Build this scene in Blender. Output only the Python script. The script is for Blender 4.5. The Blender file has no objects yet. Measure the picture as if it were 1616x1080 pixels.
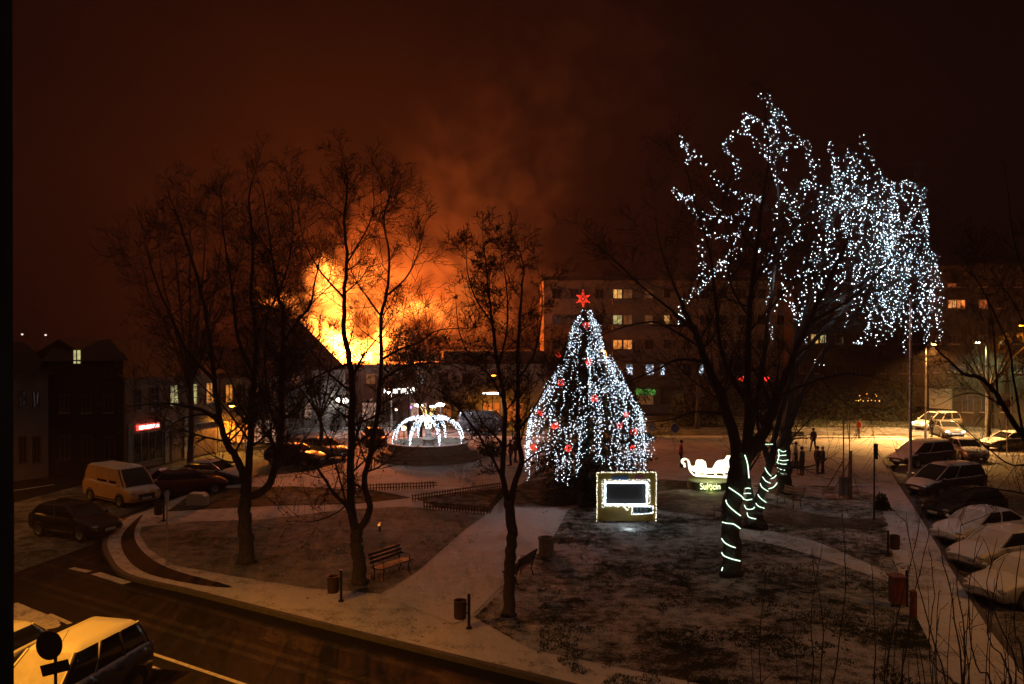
import bpy, math, random
from mathutils import Vector, Matrix, noise
from mathutils.geometry import tessellate_polygon
sc = bpy.context.scene
col = sc.collection
R = random.Random(7)
rad = math.radians

# ------------------------------------------------------------------ camera
F, CX, YH, H = 1300.0, 808.0, 535.0, 8.5
cd = bpy.data.cameras.new('camera'); cam = bpy.data.objects.new('camera', cd); col.objects.link(cam)
cam.location = (0, 0, H); cam.rotation_euler = (rad(90 - 0.22), 0, 0)
cd.sensor_width = 36; cd.lens = 36 * F / 1616; cd.clip_start = .05; cd.clip_end = 2000
sc.camera = cam
sc.view_settings.view_transform = 'Standard'; sc.view_settings.look = 'None'
sc.view_settings.exposure = 0.0; sc.view_settings.gamma = 1.0
cy = sc.cycles
cy.max_bounces = 4; cy.diffuse_bounces = 2; cy.glossy_bounces = 2; cy.transmission_bounces = 3
cy.volume_bounces = 0; cy.transparent_max_bounces = 6
cy.sample_clamp_indirect = 1.5; cy.sample_clamp_direct = 0
cy.caustics_reflective = False; cy.caustics_refractive = False
cy.use_adaptive_sampling = True; cy.adaptive_threshold = .04; cy.adaptive_min_samples = 12; cy.use_denoising = True; cy.use_light_tree = True
cy.volume_max_steps = 160

# ------------------------------------------------------------------ night sky (smoke-veiled, glowing towards the fire)
w = bpy.data.worlds.new("World"); sc.world = w; w.use_nodes = True
nt = w.node_tree; nt.nodes.clear()
def N(nt, t, **kw):
    n = nt.nodes.new(t)
    for k, v in kw.items():
        if k.startswith('i_'): n.inputs[k[2:].replace('_', ' ')].default_value = v
        else: setattr(n, k, v)
    return n
def L(nt, a, b): nt.links.new(a, b)
def math_(nt, op, a, b=None, c=None):
    n = nt.nodes.new('ShaderNodeMath'); n.operation = op
    for i, v in enumerate((a, b, c)):
        if v is None: continue
        if isinstance(v, (int, float)): n.inputs[i].default_value = v
        else: nt.links.new(v, n.inputs[i])
    return n.outputs[0]
tc = N(nt, 'ShaderNodeTexCoord')
nz = N(nt, 'ShaderNodeTexNoise'); nz.inputs['Scale'].default_value = 2.6; nz.inputs['Detail'].default_value = 5; nz.inputs['Roughness'].default_value = .55
nz.inputs['Distortion'].default_value = .6
L(nt, tc.outputs['Generated'], nz.inputs['Vector'])
def glow(dirv, power, amp, colr):
    v = Vector(dirv).normalized()
    vm = N(nt, 'ShaderNodeVectorMath', operation='DOT_PRODUCT'); L(nt, tc.outputs['Generated'], vm.inputs[0]); vm.inputs[1].default_value = v
    d = math_(nt, 'MAXIMUM', vm.outputs['Value'], 0.0)
    g = math_(nt, 'MULTIPLY', math_(nt, 'POWER', d, power), amp)
    mr = N(nt, 'ShaderNodeMapRange'); L(nt, nz.outputs['Fac'], mr.inputs['Value'])
    mr.inputs['From Min'].default_value = .34; mr.inputs['From Max'].default_value = .66
    mr.inputs['To Min'].default_value = .3; mr.inputs['To Max'].default_value = 1.5
    g = math_(nt, 'MULTIPLY', g, mr.outputs[0])
    vs = N(nt, 'ShaderNodeVectorMath', operation='SCALE'); vs.inputs[0].default_value = colr; L(nt, g, vs.inputs['Scale'])
    return vs.outputs[0]
sky = N(nt, 'ShaderNodeTexSky'); sky.sky_type = 'NISHITA'; sky.sun_disc = False; sky.sun_elevation = rad(-7); sky.sun_rotation = rad(150)
sv = N(nt, 'ShaderNodeVectorMath', operation='SCALE'); L(nt, sky.outputs[0], sv.inputs[0]); sv.inputs['Scale'].default_value = .02
a = N(nt, 'ShaderNodeVectorMath', operation='ADD'); L(nt, sv.outputs[0], a.inputs[0]); a.inputs[1].default_value = (.0018, .0008, .0010)
last = a.outputs[0]
for g in (glow((0, -.37, .93), 1.5, 1, (.135, .068, .045)), glow((-.32, 1, .16), 6, 1, (.005, .0008, .0001)), glow((-.16, 1, .13), 40, 1, (.025, .0035, .0003))):  # first glow: unseen sky behind the camera, added to light the ground
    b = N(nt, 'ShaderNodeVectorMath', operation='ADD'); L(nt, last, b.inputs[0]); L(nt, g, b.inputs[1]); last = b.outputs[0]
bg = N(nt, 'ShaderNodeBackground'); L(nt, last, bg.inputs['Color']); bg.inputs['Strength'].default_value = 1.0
wo = N(nt, 'ShaderNodeOutputWorld'); L(nt, bg.outputs[0], wo.inputs[0])

# ------------------------------------------------------------------ helpers
def P(px, py, z=0.0):
    d = (H - z) * F / (py - YH)
    return Vector(((px - CX) / F * d, d, z))
def at(px, py, d): return Vector(((px - CX) / F * d, d, H - (py - YH) / F * d))

def tag(o, label=None, cat=None, group=None, kind=None):
    if label: o['label'] = label
    if cat: o['category'] = cat
    if group: o['group'] = group
    if kind: o['kind'] = kind
    return o
def empty(name, loc=(0, 0, 0), rz=0):
    o = bpy.data.objects.new(name, None); col.objects.link(o); o.location = loc; o.rotation_euler = (0, 0, rz); o.empty_display_size = .2
    return o
class MB:
    def __init__(s): s.v = []; s.f = []; s.mi = []
    def add(s, vs, fs, m=0):
        n = len(s.v); s.v += [tuple(v) for v in vs]; s.f += [tuple(i + n for i in f) for f in fs]; s.mi += [m] * len(fs)
    def box(s, x0, x1, y0, y1, z0, z1, m=0, M=None):
        vs = [Vector(p) for p in ((x0, y0, z0), (x1, y0, z0), (x1, y1, z0), (x0, y1, z0), (x0, y0, z1), (x1, y0, z1), (x1, y1, z1), (x0, y1, z1))]
        if M is not None: vs = [M @ v for v in vs]
        s.add(vs, [(0, 3, 2, 1), (4, 5, 6, 7), (0, 1, 5, 4), (1, 2, 6, 5), (2, 3, 7, 6), (3, 0, 4, 7)], m)
    def tube(s, pts, rs, n=6, m=0, caps=True):
        pts = [Vector(p) for p in pts]
        if not hasattr(rs, '__len__'): rs = [rs] * len(pts)
        ref = None; base = len(s.v); k = len(pts)
        for i, p in enumerate(pts):
            t = (pts[min(i + 1, k - 1)] - pts[max(i - 1, 0)])
            if t.length < 1e-9: t = Vector((0, 0, 1))
            t.normalize()
            if ref is None: ref = t.orthogonal().normalized()
            ref = (ref - t * ref.dot(t))
            if ref.length < 1e-6: ref = t.orthogonal()
            ref.normalize(); b = t.cross(ref)
            for j in range(n):
                a = 2 * math.pi * j / n
                q = p + (ref * math.cos(a) + b * math.sin(a)) * rs[i]
                s.v.append((q.x, q.y, q.z))
        for i in range(k - 1):
            for j in range(n):
                j2 = (j + 1) % n
                s.f.append((base + i * n + j, base + i * n + j2, base + (i + 1) * n + j2, base + (i + 1) * n + j)); s.mi.append(m)
        if caps:
            s.f.append(tuple(base + j for j in reversed(range(n)))); s.mi.append(m)
            s.f.append(tuple(base + (k - 1) * n + j for j in range(n))); s.mi.append(m)
    def lathe(s, prof, n=24, c=(0, 0, 0), m=0, a0=0, a1=2 * math.pi):
        base = len(s.v); full = abs(a1 - a0 - 2 * math.pi) < 1e-6; cols = n if full else n + 1
        for (r, z) in prof:
            for j in range(cols):
                a = a0 + (a1 - a0) * j / n
                s.v.append((c[0] + r * math.cos(a), c[1] + r * math.sin(a), c[2] + z))
        for i in range(len(prof) - 1):
            for j in range(n):
                j2 = (j + 1) % cols
                s.f.append((base + i * cols + j, base + i * cols + j2, base + (i + 1) * cols + j2, base + (i + 1) * cols + j)); s.mi.append(m)
    def ball(s, c, r, nu=10, nv=7, m=0, sc3=(1, 1, 1)):
        base = len(s.v)
        for i in range(nv + 1):
            th = math.pi * i / nv
            for j in range(nu):
                a = 2 * math.pi * j / nu
                s.v.append((c[0] + r * sc3[0] * math.sin(th) * math.cos(a), c[1] + r * sc3[1] * math.sin(th) * math.sin(a), c[2] + r * sc3[2] * math.cos(th)))
        for i in range(nv):
            for j in range(nu):
                s.f.append((base + i * nu + j, base + (i + 1) * nu + j, base + (i + 1) * nu + (j + 1) % nu, base + i * nu + (j + 1) % nu)); s.mi.append(m)
    def octa(s, c, r, m=0):
        x, y, z = c
        s.add([(x + r, y, z), (x - r, y, z), (x, y + r, z), (x, y - r, z), (x, y, z + r), (x, y, z - r)],
              [(0, 2, 4), (2, 1, 4), (1, 3, 4), (3, 0, 4), (2, 0, 5), (1, 2, 5), (3, 1, 5), (0, 3, 5)], m)
    def poly(s, pts, m=0):   # flat polygon, triangulated
        tr = tessellate_polygon([[Vector(p) for p in pts]])
        s.add(pts, [tuple(t) for t in tr], m)
    def prism(s, pts2, y0, y1, m=0):   # outline in xz, extruded in y
        n = len(pts2); A = [(p[0], y0, p[1]) for p in pts2]; B = [(p[0], y1, p[1]) for p in pts2]
        tr = tessellate_polygon([[Vector((p[0], p[1], 0)) for p in pts2]])
        s.add(A + B, [tuple(t) for t in tr] + [tuple(i + n for i in reversed(t)) for t in tr] + [(i, (i + 1) % n, (i + 1) % n + n, i + n) for i in range(n)], m)
    def build(s, name, mats, parent=None, smooth=False, loc=None):
        me = bpy.data.meshes.new(name); me.from_pydata(s.v, [], s.f)
        if not isinstance(mats, (list, tuple)): mats = [mats]
        for mt in mats: me.materials.append(mt)
        if any(s.mi): me.polygons.foreach_set('material_index', s.mi)
        if smooth: me.polygons.foreach_set('use_smooth', [True] * len(me.polygons))
        me.validate(); me.update()
        o = bpy.data.objects.new(name, me); col.objects.link(o); o.parent = parent
        if loc is not None: o.location = loc
        return o
def fixn(o):
    import bmesh
    bm = bmesh.new(); bm.from_mesh(o.data); bmesh.ops.recalc_face_normals(bm, faces=bm.faces); bm.to_mesh(o.data); bm.free(); return o
def copy_tree(o, parent=None):
    c = o.copy(); col.objects.link(c); c.parent = parent
    for ch in list(o.children): copy_tree(ch, c)
    return c
def smooth_line(pts, n=6, closed=False):
    pts = [Vector(p) for p in pts]; out = []; k = len(pts); m = k if closed else k - 1
    for i in range(m):
        if closed: p0, p1, p2, p3 = pts[i - 1], pts[i], pts[(i + 1) % k], pts[(i + 2) % k]
        else: p0, p1, p2, p3 = pts[max(i - 1, 0)], pts[i], pts[i + 1], pts[min(i + 2, k - 1)]
        for j in range(n):
            t = j / n
            out.append(.5 * ((2 * p1) + (p2 - p0) * t + (2 * p0 - 5 * p1 + 4 * p2 - p3) * t * t + (3 * p1 - p0 - 3 * p2 + p3) * t ** 3))
    if not closed: out.append(pts[-1])
    return out

# ------------------------------------------------------------------ materials
def mat(name, base=(.5, .5, .5), rough=.6, metal=0, spec=.5, var=.0, scale=8, bump=0, coat=0, snow=0.0, col2=None, bscale=None):
    m = bpy.data.materials.new(name); m.use_nodes = True; t = m.node_tree; bs = t.nodes['Principled BSDF']
    bs.inputs['Roughness'].default_value = rough; bs.inputs['Metallic'].default_value = metal; bs.inputs['Specular IOR Level'].default_value = spec
    bs.inputs['Coat Weight'].default_value = coat; bs.inputs['Base Color'].default_value = (*base, 1)
    out = None
    if var or bump or snow or col2:
        g = N(t, 'ShaderNodeTexCoord'); nz = N(t, 'ShaderNodeTexNoise'); nz.inputs['Scale'].default_value = scale; nz.inputs['Detail'].default_value = 6; nz.inputs['Roughness'].default_value = .65
        L(t, g.outputs['Object'], nz.inputs['Vector'])
        mx = N(t, 'ShaderNodeMix', data_type='RGBA')
        mx.inputs['A'].default_value = (*[c * (1 - var) for c in base], 1); mx.inputs['B'].default_value = (*(col2 or [min(1, c * (1 + var)) for c in base]), 1)
        mr = N(t, 'ShaderNodeMapRange'); mr.inputs['From Min'].default_value = .3; mr.inputs['From Max'].default_value = .7
        L(t, nz.outputs['Fac'], mr.inputs['Value']); L(t, mr.outputs[0], mx.inputs['Factor'])
        out = mx.outputs['Result']
        if bump:
            nb = nz
            if bscale: nb = N(t, 'ShaderNodeTexNoise'); nb.inputs['Scale'].default_value = bscale; nb.inputs['Detail'].default_value = 4; L(t, g.outputs['Object'], nb.inputs['Vector'])
            bp = N(t, 'ShaderNodeBump'); bp.inputs['Strength'].default_value = bump; bp.inputs['Distance'].default_value = .05
            L(t, nb.outputs['Fac'], bp.inputs['Height']); L(t, bp.outputs[0], bs.inputs['Normal'])
        if snow:
            ge = N(t, 'ShaderNodeNewGeometry'); sx = N(t, 'ShaderNodeSeparateXYZ'); L(t, ge.outputs['Normal'], sx.inputs[0])
            n2 = N(t, 'ShaderNodeTexNoise'); n2.inputs['Scale'].default_value = 2.5; n2.inputs['Detail'].default_value = 5; L(t, g.outputs['Object'], n2.inputs['Vector'])
            e = math_(t, 'ADD', sx.outputs['Z'], math_(t, 'MULTIPLY', math_(t, 'SUBTRACT', n2.outputs['Fac'], .5), .7))
            r2 = N(t, 'ShaderNodeMapRange'); L(t, e, r2.inputs['Value']); r2.inputs['From Min'].default_value = .72 - .35 * snow; r2.inputs['From Max'].default_value = .9 - .3 * snow
            m2 = N(t, 'ShaderNodeMix', data_type='RGBA'); L(t, r2.outputs[0], m2.inputs['Factor']); L(t, out, m2.inputs['A']); m2.inputs['B'].default_value = (.72, .74, .78, 1)
            out = m2.outputs['Result']
            m3 = N(t, 'ShaderNodeMix'); L(t, r2.outputs[0], m3.inputs['Factor']); m3.inputs['A'].default_value = rough; m3.inputs['B'].default_value = .85
            L(t, m3.outputs['Result'], bs.inputs['Roughness'])
        L(t, out, bs.inputs['Base Color'])
    return m
def emat(name, colr, strength, sample=False, base=None):
    m = bpy.data.materials.new(name); m.use_nodes = True; t = m.node_tree; bs = t.nodes['Principled BSDF']
    bs.inputs['Base Color'].default_value = (*(base or colr), 1); bs.inputs['Emission Color'].default_value = (*colr, 1); bs.inputs['Emission Strength'].default_value = strength
    m.cycles.emission_sampling = 'AUTO' if sample else 'NONE'
    return m
def ground_mat(name, snowc, under, lo, hi, scale=1.0, fine=14.0, rough=.8, under_rough=None, speck=0.0, patch=.35, bump=.5):
    """thin snow over a darker ground: broad patches x fine grain decide where the snow still lies"""
    m = bpy.data.materials.new(name); m.use_nodes = True; t = m.node_tree; bs = t.nodes['Principled BSDF']
    g = N(t, 'ShaderNodeTexCoord')
    def nz(s, d=6, r=.6, dist=0):
        n = N(t, 'ShaderNodeTexNoise'); n.inputs['Scale'].default_value = s; n.inputs['Detail'].default_value = d; n.inputs['Roughness'].default_value = r; n.inputs['Distortion'].default_value = dist
        L(t, g.outputs['Object'], n.inputs['Vector']); return n.outputs['Fac']
    a = nz(.22 * scale, 5, .6, .6); b = nz(1.3 * scale, 6, .7); c = nz(fine, 4, .7)
    s = math_(t, 'ADD', math_(t, 'MULTIPLY', a, patch), math_(t, 'ADD', math_(t, 'MULTIPLY', b, .35), math_(t, 'MULTIPLY', c, .65 - patch)))
    mr = N(t, 'ShaderNodeMapRange'); L(t, s, mr.inputs['Value']); mr.inputs['From Min'].default_value = lo; mr.inputs['From Max'].default_value = hi
    fac = mr.outputs[0]
    if speck:
        vo = N(t, 'ShaderNodeTexVoronoi'); vo.inputs['Scale'].default_value = 3.2; vo.inputs['Randomness'].default_value = 1
        L(t, g.outputs['Object'], vo.inputs['Vector'])
        k = N(t, 'ShaderNodeMapRange'); L(t, vo.outputs['Distance'], k.inputs['Value']); k.inputs['From Min'].default_value = .10; k.inputs['From Max'].default_value = .22; k.inputs['To Min'].default_value = 1 - speck
        zone = N(t, 'ShaderNodeMapRange'); L(t, nz(.5, 3), zone.inputs['Value']); zone.inputs['From Min'].default_value = .5; zone.inputs['From Max'].default_value = .6
        kk = math_(t, 'MAXIMUM', k.outputs[0], math_(t, 'SUBTRACT', 1, zone.outputs[0]))
        fac = math_(t, 'MULTIPLY', fac, kk)
    u = N(t, 'ShaderNodeMix', data_type='RGBA'); L(t, nz(3.1, 4), u.inputs['Factor']); u.inputs['A'].default_value = (*[x * .6 for x in under], 1); u.inputs['B'].default_value = (*[x * 1.5 for x in under], 1)
    mx = N(t, 'ShaderNodeMix', data_type='RGBA'); L(t, fac, mx.inputs['Factor']); L(t, u.outputs['Result'], mx.inputs['A']); mx.inputs['B'].default_value = (*snowc, 1)
    L(t, mx.outputs['Result'], bs.inputs['Base Color'])
    rr = N(t, 'ShaderNodeMix'); L(t, fac, rr.inputs['Factor']); rr.inputs['A'].default_value = under_rough or rough; rr.inputs['B'].default_value = rough; L(t, rr.outputs['Result'], bs.inputs['Roughness'])
    bs.inputs['Specular IOR Level'].default_value = .15
    bp = N(t, 'ShaderNodeBump'); bp.inputs['Strength'].default_value = bump; bp.inputs['Distance'].default_value = .08; L(t, math_(t, 'ADD', c, math_(t, 'MULTIPLY', b, 2)), bp.inputs['Height']); L(t, bp.outputs[0], bs.inputs['Normal'])
    return m
SN = (.62, .63, .66)
M = {}
M['asphalt'] = ground_mat('wet_asphalt', (.13, .13, .14), (.018, .016, .015), .60, .74, .8, 9, .85, .75, patch=.4, bump=.12)
M['lot'] = ground_mat('slushy_lot', (.34, .34, .35), (.05, .05, .05), .46, .60, 1.2, 6, .7, .5, patch=.3)
M['snowpath'] = ground_mat('trodden_snow', (.68, .68, .69), (.08, .07, .065), .36, .50, 1.3, 12, .85, speck=.85, patch=.3)
M['plaza'] = ground_mat('plaza_snow', (.5, .5, .5), (.16, .15, .15), .34, .55, 1, 7, .8, speck=.4, patch=.3)
M['lawn_a'] = ground_mat('frosted_lawn', (.40, .40, .38), (.045, .045, .025), .40, .58, 1.2, 16, .9, patch=.3, bump=1)
M['lawn_b'] = ground_mat('patchy_snow_lawn', (.6, .61, .63), (.02, .026, .012), .452, .56, 1.6, 16, .9, patch=.35, bump=1)
M['lawn_c'] = ground_mat('bare_lawn', (.42, .43, .42), (.028, .032, .014), .49, .64, 1.4, 16, .9, patch=.3, bump=1)
M['gravel'] = ground_mat('damp_gravel', (.36, .34, .3), (.06, .053, .04), .46, .62, 1.4, 20, .9)
M['kerb'] = mat('kerb_stone', (.09, .085, .08), .8, var=.3, scale=5, bump=.2)
M['paint'] = mat('road_paint', (.6, .6, .58), .6, var=.35, scale=6)
M['bark'] = mat('bark', (.075, .06, .048), .9, var=.5, scale=9, bump=.8)
M['bark2'] = mat('bark_dark', (.045, .038, .032), .9, var=.5, scale=9, bump=.8)
M['twig'] = mat('twig', (.06, .045, .035), .85)
M['leaf'] = mat('dry_leaf', (.12, .06, .025), .8, var=.5, scale=3)
M['needle'] = mat('needles', (.018, .035, .02), .8, var=.6, scale=4)
M['bush'] = mat('bush_leaf', (.02, .028, .014), .8, var=.6, scale=3)
M['steel'] = mat('galvanised_steel', (.42, .42, .43), .45, .7, var=.15, scale=4)
M['dkmetal'] = mat('dark_metal', (.03, .03, .032), .5, .4, var=.3, scale=10)
M['wood'] = mat('bench_wood', (.06, .036, .022), .65, var=.4, scale=12)
M['picket'] = mat('picket_wood', (.16, .09, .05), .7, var=.4, scale=9)
M['stone'] = mat('fountain_stone', (.30, .27, .25), .8, var=.25, scale=3, bump=.3)
M['stone_top'] = mat('fountain_rim', (.4, .36, .33), .7, var=.2, scale=4)
M['led'] = emat('white_led', (.70, .87, 1), 9.0)
M['led_w'] = emat('warm_white_led', (1, .93, .66), 7.0)
M['led_c'] = emat('cold_led', (.82, .93, 1), 6.0)
M['led_r'] = emat('red_led', (1, .05, .02), 2.2)
M['led_y'] = emat('yellow_led', (1, .55, .12), 4.0)
M['led_pale'] = emat('pale_led', (.72, .95, .78), 1.1)
M['rope'] = emat('green_white_rope_light', (.70, 1, .72), 2.2, True)
M['wire'] = mat('wire', (.02, .03, .02), .7)
def lights_glow(name, color, power, loc, parent=None, r=0.0):
    ld = bpy.data.lights.new(name, 'POINT'); ld.color = color; ld.energy = power; ld.shadow_soft_size = r
    o = bpy.data.objects.new(name, ld); col.objects.link(o); o.location = loc; o.parent = parent
    return o

# ------------------------------------------------------------------ ground
gm = MB(); n = 12
gm.poly([(-400, -60, -.12), (400, -60, -.12), (400, 700, -.12), (-400, 700, -.12)])
g = gm.build('ground', M['asphalt']); tag(g, kind='structure')
def sheet(name, pix, m, z, smooth=0, zz=0.0):
    pts = [P(a, b) for a, b in pix]
    if smooth: pts = smooth_line(pts, smooth, True)
    b = MB(); b.poly([(p.x, p.y, z) for p in pts]); o = b.build(name, m); fixn(o)
    if o.data.polygons and o.data.polygons[0].normal.z < 0: o.data.flip_normals()
    tag(o, kind='structure'); return o
slab_px = [(170, 850), (176, 880), (205, 907), (300, 930), (400, 955), (620, 1010), (900, 1078), (1300, 1180), (1700, 1260), (1640, 1100), (1560, 990), (1510, 912), (1480, 862), (1445, 805), (1405, 745), (1395, 722), (1440, 692), (1300, 688), (900, 688), (640, 690), (575, 697), (560, 722), (520, 740), (450, 748), (385, 758), (340, 767), (285, 785), (235, 805), (200, 818)]
sp = smooth_line([P(a, b) for a, b in slab_px], 5, True)
b = MB(); b.poly([(p.x, p.y, 0) for p in sp]); o = b.build('pavement', M['snowpath'])
fixn(o)
if o.data.polygons[0].normal.z < 0: o.data.flip_normals()
tag(o, kind='structure')
kb = MB(); k = len(sp); cen = sum(sp, Vector()) / k
for i in range(k):
    a, c = sp[i], sp[(i + 1) % k]; t = (c - a); ln = t.length; t.normalize(); nrm = Vector((t.y, -t.x, 0))
    q = [a, c, c + nrm * -.18, a + nrm * -.18]
    if (nrm.dot(((a + c) / 2) - cen)) > 0: q = [a, c, c + nrm * .18, a + nrm * .18]
    vs = [(p.x, p.y, -.125) for p in q] + [(p.x, p.y, .012) for p in q]
    kb.add(vs, [(0, 3, 2, 1), (4, 5, 6, 7), (0, 1, 5, 4), (1, 2, 6, 5), (2, 3, 7, 6), (3, 0, 4, 7)])
tag(fixn(kb.build('kerb', M['kerb'])), kind='structure')
sheet('plaza', [(560, 724), (578, 700), (640, 693), (900, 691), (1300, 691), (1430, 695), (1398, 722), (1404, 744), (1412, 762), (1300, 766), (1160, 762), (1040, 776), (890, 800), (830, 803), (790, 800), (770, 770), (700, 768), (620, 752), (540, 748), (470, 750)], M['plaza'], .004)
sheet('cycle_lane', [(225, 812), (200, 834), (190, 855), (200, 882), (228, 904), (280, 918), (340, 927), (362, 925), (270, 899), (228, 874), (212, 850), (214, 832)], M['asphalt'], .006, 4)
sheet('lawn_left', [(222, 832), (300, 824), (420, 820), (530, 806), (640, 800), (768, 812), (735, 835), (655, 905), (600, 938), (480, 928), (380, 912), (275, 893), (236, 868), (220, 845)], M['lawn_a'], .010)
sheet('lawn_wedge', [(292, 787), (342, 771), (460, 768), (590, 774), (650, 786), (560, 796), (430, 799), (262, 808)], M['lawn_c'], .010)
sheet('flower_bed', [(655, 787), (788, 771), (800, 778), (772, 809), (695, 803)], M['lawn_c'], .012)
sheet('lawn_tree', [(800, 776), (830, 760), (900, 752), (1030, 756), (1120, 762), (1170, 764), (1030, 778), (940, 792), (893, 800), (800, 800)], M['lawn_c'], .012)
sheet('lawn_right', [(896, 806), (872, 850), (800, 925), (748, 975), (840, 1027), (1080, 1075), (1400, 1145), (1600, 1200), (1480, 1040), (1425, 930), (1405, 860), (1392, 800), (1388, 768), (1300, 767), (1160, 764), (1040, 778), (940, 792)], M['lawn_b'], .008)
sheet('gravel_path', [(1040, 781), (1130, 777), (1200, 792), (1300, 815), (1390, 822), (1392, 834), (1290, 834), (1200, 826), (1120, 812), (1040, 806)], M['gravel'], .014, 3)
sheet('trodden_track', [(1170, 830), (1230, 842), (1300, 860), (1420, 915), (1425, 926), (1290, 880), (1220, 860), (1165, 848)], M['snowpath'], .014, 3)
M['pathsnow'] = ground_mat('path_snow', (.70, .70, .71), (.09, .08, .075), .30, .44, 1.3, 12, .85, speck=.6, patch=.3)
sheet('path', [(790, 801), (888, 806), (868, 848), (796, 922), (742, 976), (715, 986), (668, 966), (606, 944), (658, 905), (738, 835)], M['pathsnow'], .016)
sheet('far_street', [(300, 690), (1616, 690), (1616, 672), (300, 672)], M['lot'], -.110)
sheet('far_pavement', [(560, 671), (1616, 671), (1616, 654), (560, 656)], M['gravel'], -.106)
sheet('parking_lot', [(1440, 694), (1800, 692), (2300, 760), (3300, 1100), (1900, 1260), (1640, 1104), (1512, 914), (1408, 746)], M['lot'], -.114)
sheet('street_left', [(22, 790), (140, 760), (345, 712), (560, 700), (500, 735), (330, 765), (270, 780), (190, 812), (160, 850), (22, 900)], M['lot'], -.114)
# worn markings and slush on the near road
def strip(name, a, b_, wd, m, z=-.114):
    a = P(*a, z); b_ = P(*b_, z); t = (b_ - a).normalized(); nn = Vector((-t.y, t.x, 0)) * wd / 2
    q = MB(); q.add([a - nn, b_ - nn, b_ + nn, a + nn], [(0, 1, 2, 3)]); o = q.build(name, m)
    if o.data.polygons[0].normal.z < 0: o.data.flip_normals()
    tag(o, kind='structure')
strip('road_marking', (238, 1032), (470, 1110), .13, M['paint'])
strip('road_marking', (150, 905), (200, 921), .35, M['snowpath'])
strip('road_marking', (112, 897), (140, 903), .25, M['snowpath'])
strip('road_marking', (76, 970), (110, 985), .16, M['paint'])
strip('road_marking', (236, 1052), (252, 1058), .1, M['paint'])
strip('road_marking', (0, 778), (85, 765), .2, M['paint'])
sheet('slush_patch', [(20, 948), (48, 955), (88, 972), (92, 984), (60, 990), (20, 1000)], M['snowpath'], -.112, 3)

# grass blades standing through the thin snow
rr = random.Random(12); b = MB()
for i in range(15000):
    px = rr.uniform(850, 1440); py = 790 + 310 * rr.random() ** .7
    p = P(px, py)
    if noise.noise(Vector((p.x * .45, p.y * .45, 3))) + .5 * noise.noise(Vector((p.x * 1.6, p.y * 1.6, 1))) < .14: continue
    for k in range(3):
        q = p + Vector((rr.uniform(-.06, .06), rr.uniform(-.06, .06), 0)); a = rr.uniform(0, 6.28); h_ = rr.uniform(.03, .09); wv = Vector((math.cos(a), math.sin(a), 0)) * rr.uniform(.008, .02)
        q.z = .008; b.add([q - wv, q + wv, q + Vector((rr.uniform(-.04, .04), rr.uniform(-.04, .04), h_))], [(0, 1, 2)])
for i in range(6000):
    px = rr.uniform(215, 760); py = rr.uniform(806, 940); p = P(px, py)
    if noise.noise(Vector((p.x * .5, p.y * .5, 7))) < .05 or (px - 240) < (830 - py) * 2 or py > 940 - (px - 600) * .55 or py > 880 + (px - 260) * .2: continue
    a = rr.uniform(0, 6.28); wv = Vector((math.cos(a), math.sin(a), 0)) * rr.uniform(.008, .02); p.z = .01
    b.add([p - wv, p + wv, p + Vector((rr.uniform(-.04, .04), rr.uniform(-.04, .04), rr.uniform(.03, .07)))], [(0, 1, 2)])
tag(b.build('grass', mat('grass_blade', (.045, .06, .02), .8, var=.4, scale=2)), 'short winter grass poking through the thin snow on the lawns', 'grass', kind='stuff')

M['asphalt_worn'] = ground_mat('worn_asphalt', (.12, .12, .12), (.034, .031, .028), .55, .7, 2, 14, .85, .7, patch=.3, bump=.3)
for a_, b_, w_ in (((30, 880), (900, 1125), .28), ((30, 912), (800, 1140), .26), ((30, 858), (180, 900), .3), ((60, 935), (600, 1098), .24)): strip('tyre_track', a_, b_, w_, M['asphalt_worn'], -.1165)
sheet('road_patch', [(430, 985), (520, 1008), (500, 1030), (408, 1003)], M['asphalt_worn'], -.1155)
sheet('road_patch', [(700, 1050), (800, 1078), (790, 1100), (680, 1068)], M['asphalt_worn'], -.1155)
for mx_, my_ in ((330, 1000), (560, 1062)):
    c = P(mx_, my_, -.112); b = MB(); b.lathe([(0, .003), (.26, .003), (.27, .012), (.33, .012), (.34, .0)], 24); e = b.build('manhole_cover', mat('cast_iron', (.012, .011, .011), .8, var=.3, scale=20)); e.location = (c.x, c.y, -.118); tag(e, 'round iron manhole cover in the near road, ' + ('left one' if mx_ < 400 else 'right one'), 'manhole cover', 'manhole covers')
# ------------------------------------------------------------------ fire, smoke, haze
def vol_nodes(m, rate):
    m.use_nodes = True; t = m.node_tree; t.nodes.clear(); m.cycles.volume_step_rate = rate; m.cycles.homogeneous_volume = False
    return t
def blobs(t, pos, lst):
    tot = None
    for (cx, cy_, cz, rx, ry, rz, s) in lst:
        v = N(t, 'ShaderNodeVectorMath', operation='SUBTRACT'); L(t, pos, v.inputs[0]); v.inputs[1].default_value = (cx, cy_, cz)
        v2 = N(t, 'ShaderNodeVectorMath', operation='DIVIDE'); L(t, v.outputs[0], v2.inputs[0]); v2.inputs[1].default_value = (rx, ry, rz)
        l = N(t, 'ShaderNodeVectorMath', operation='LENGTH'); L(t, v2.outputs[0], l.inputs[0])
        f = math_(t, 'MULTIPLY', math_(t, 'MAXIMUM', math_(t, 'SUBTRACT', 1.0, l.outputs['Value']), 0.0), s)
        tot = f if tot is None else math_(t, 'ADD', tot, f)
    return tot
FD = 93.0
def fb(px, py, rx, ry, s, d=FD, ryd=None):
    p = at(px, py, d); k = d / F
    return (p.x, p.y, p.z, rx * k, (ryd or 4.5), ry * k, s)
fm = bpy.data.materials.new('flames'); t = vol_nodes(fm, .2)
g = N(t, 'ShaderNodeNewGeometry'); pos = g.outputs['Position']
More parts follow.
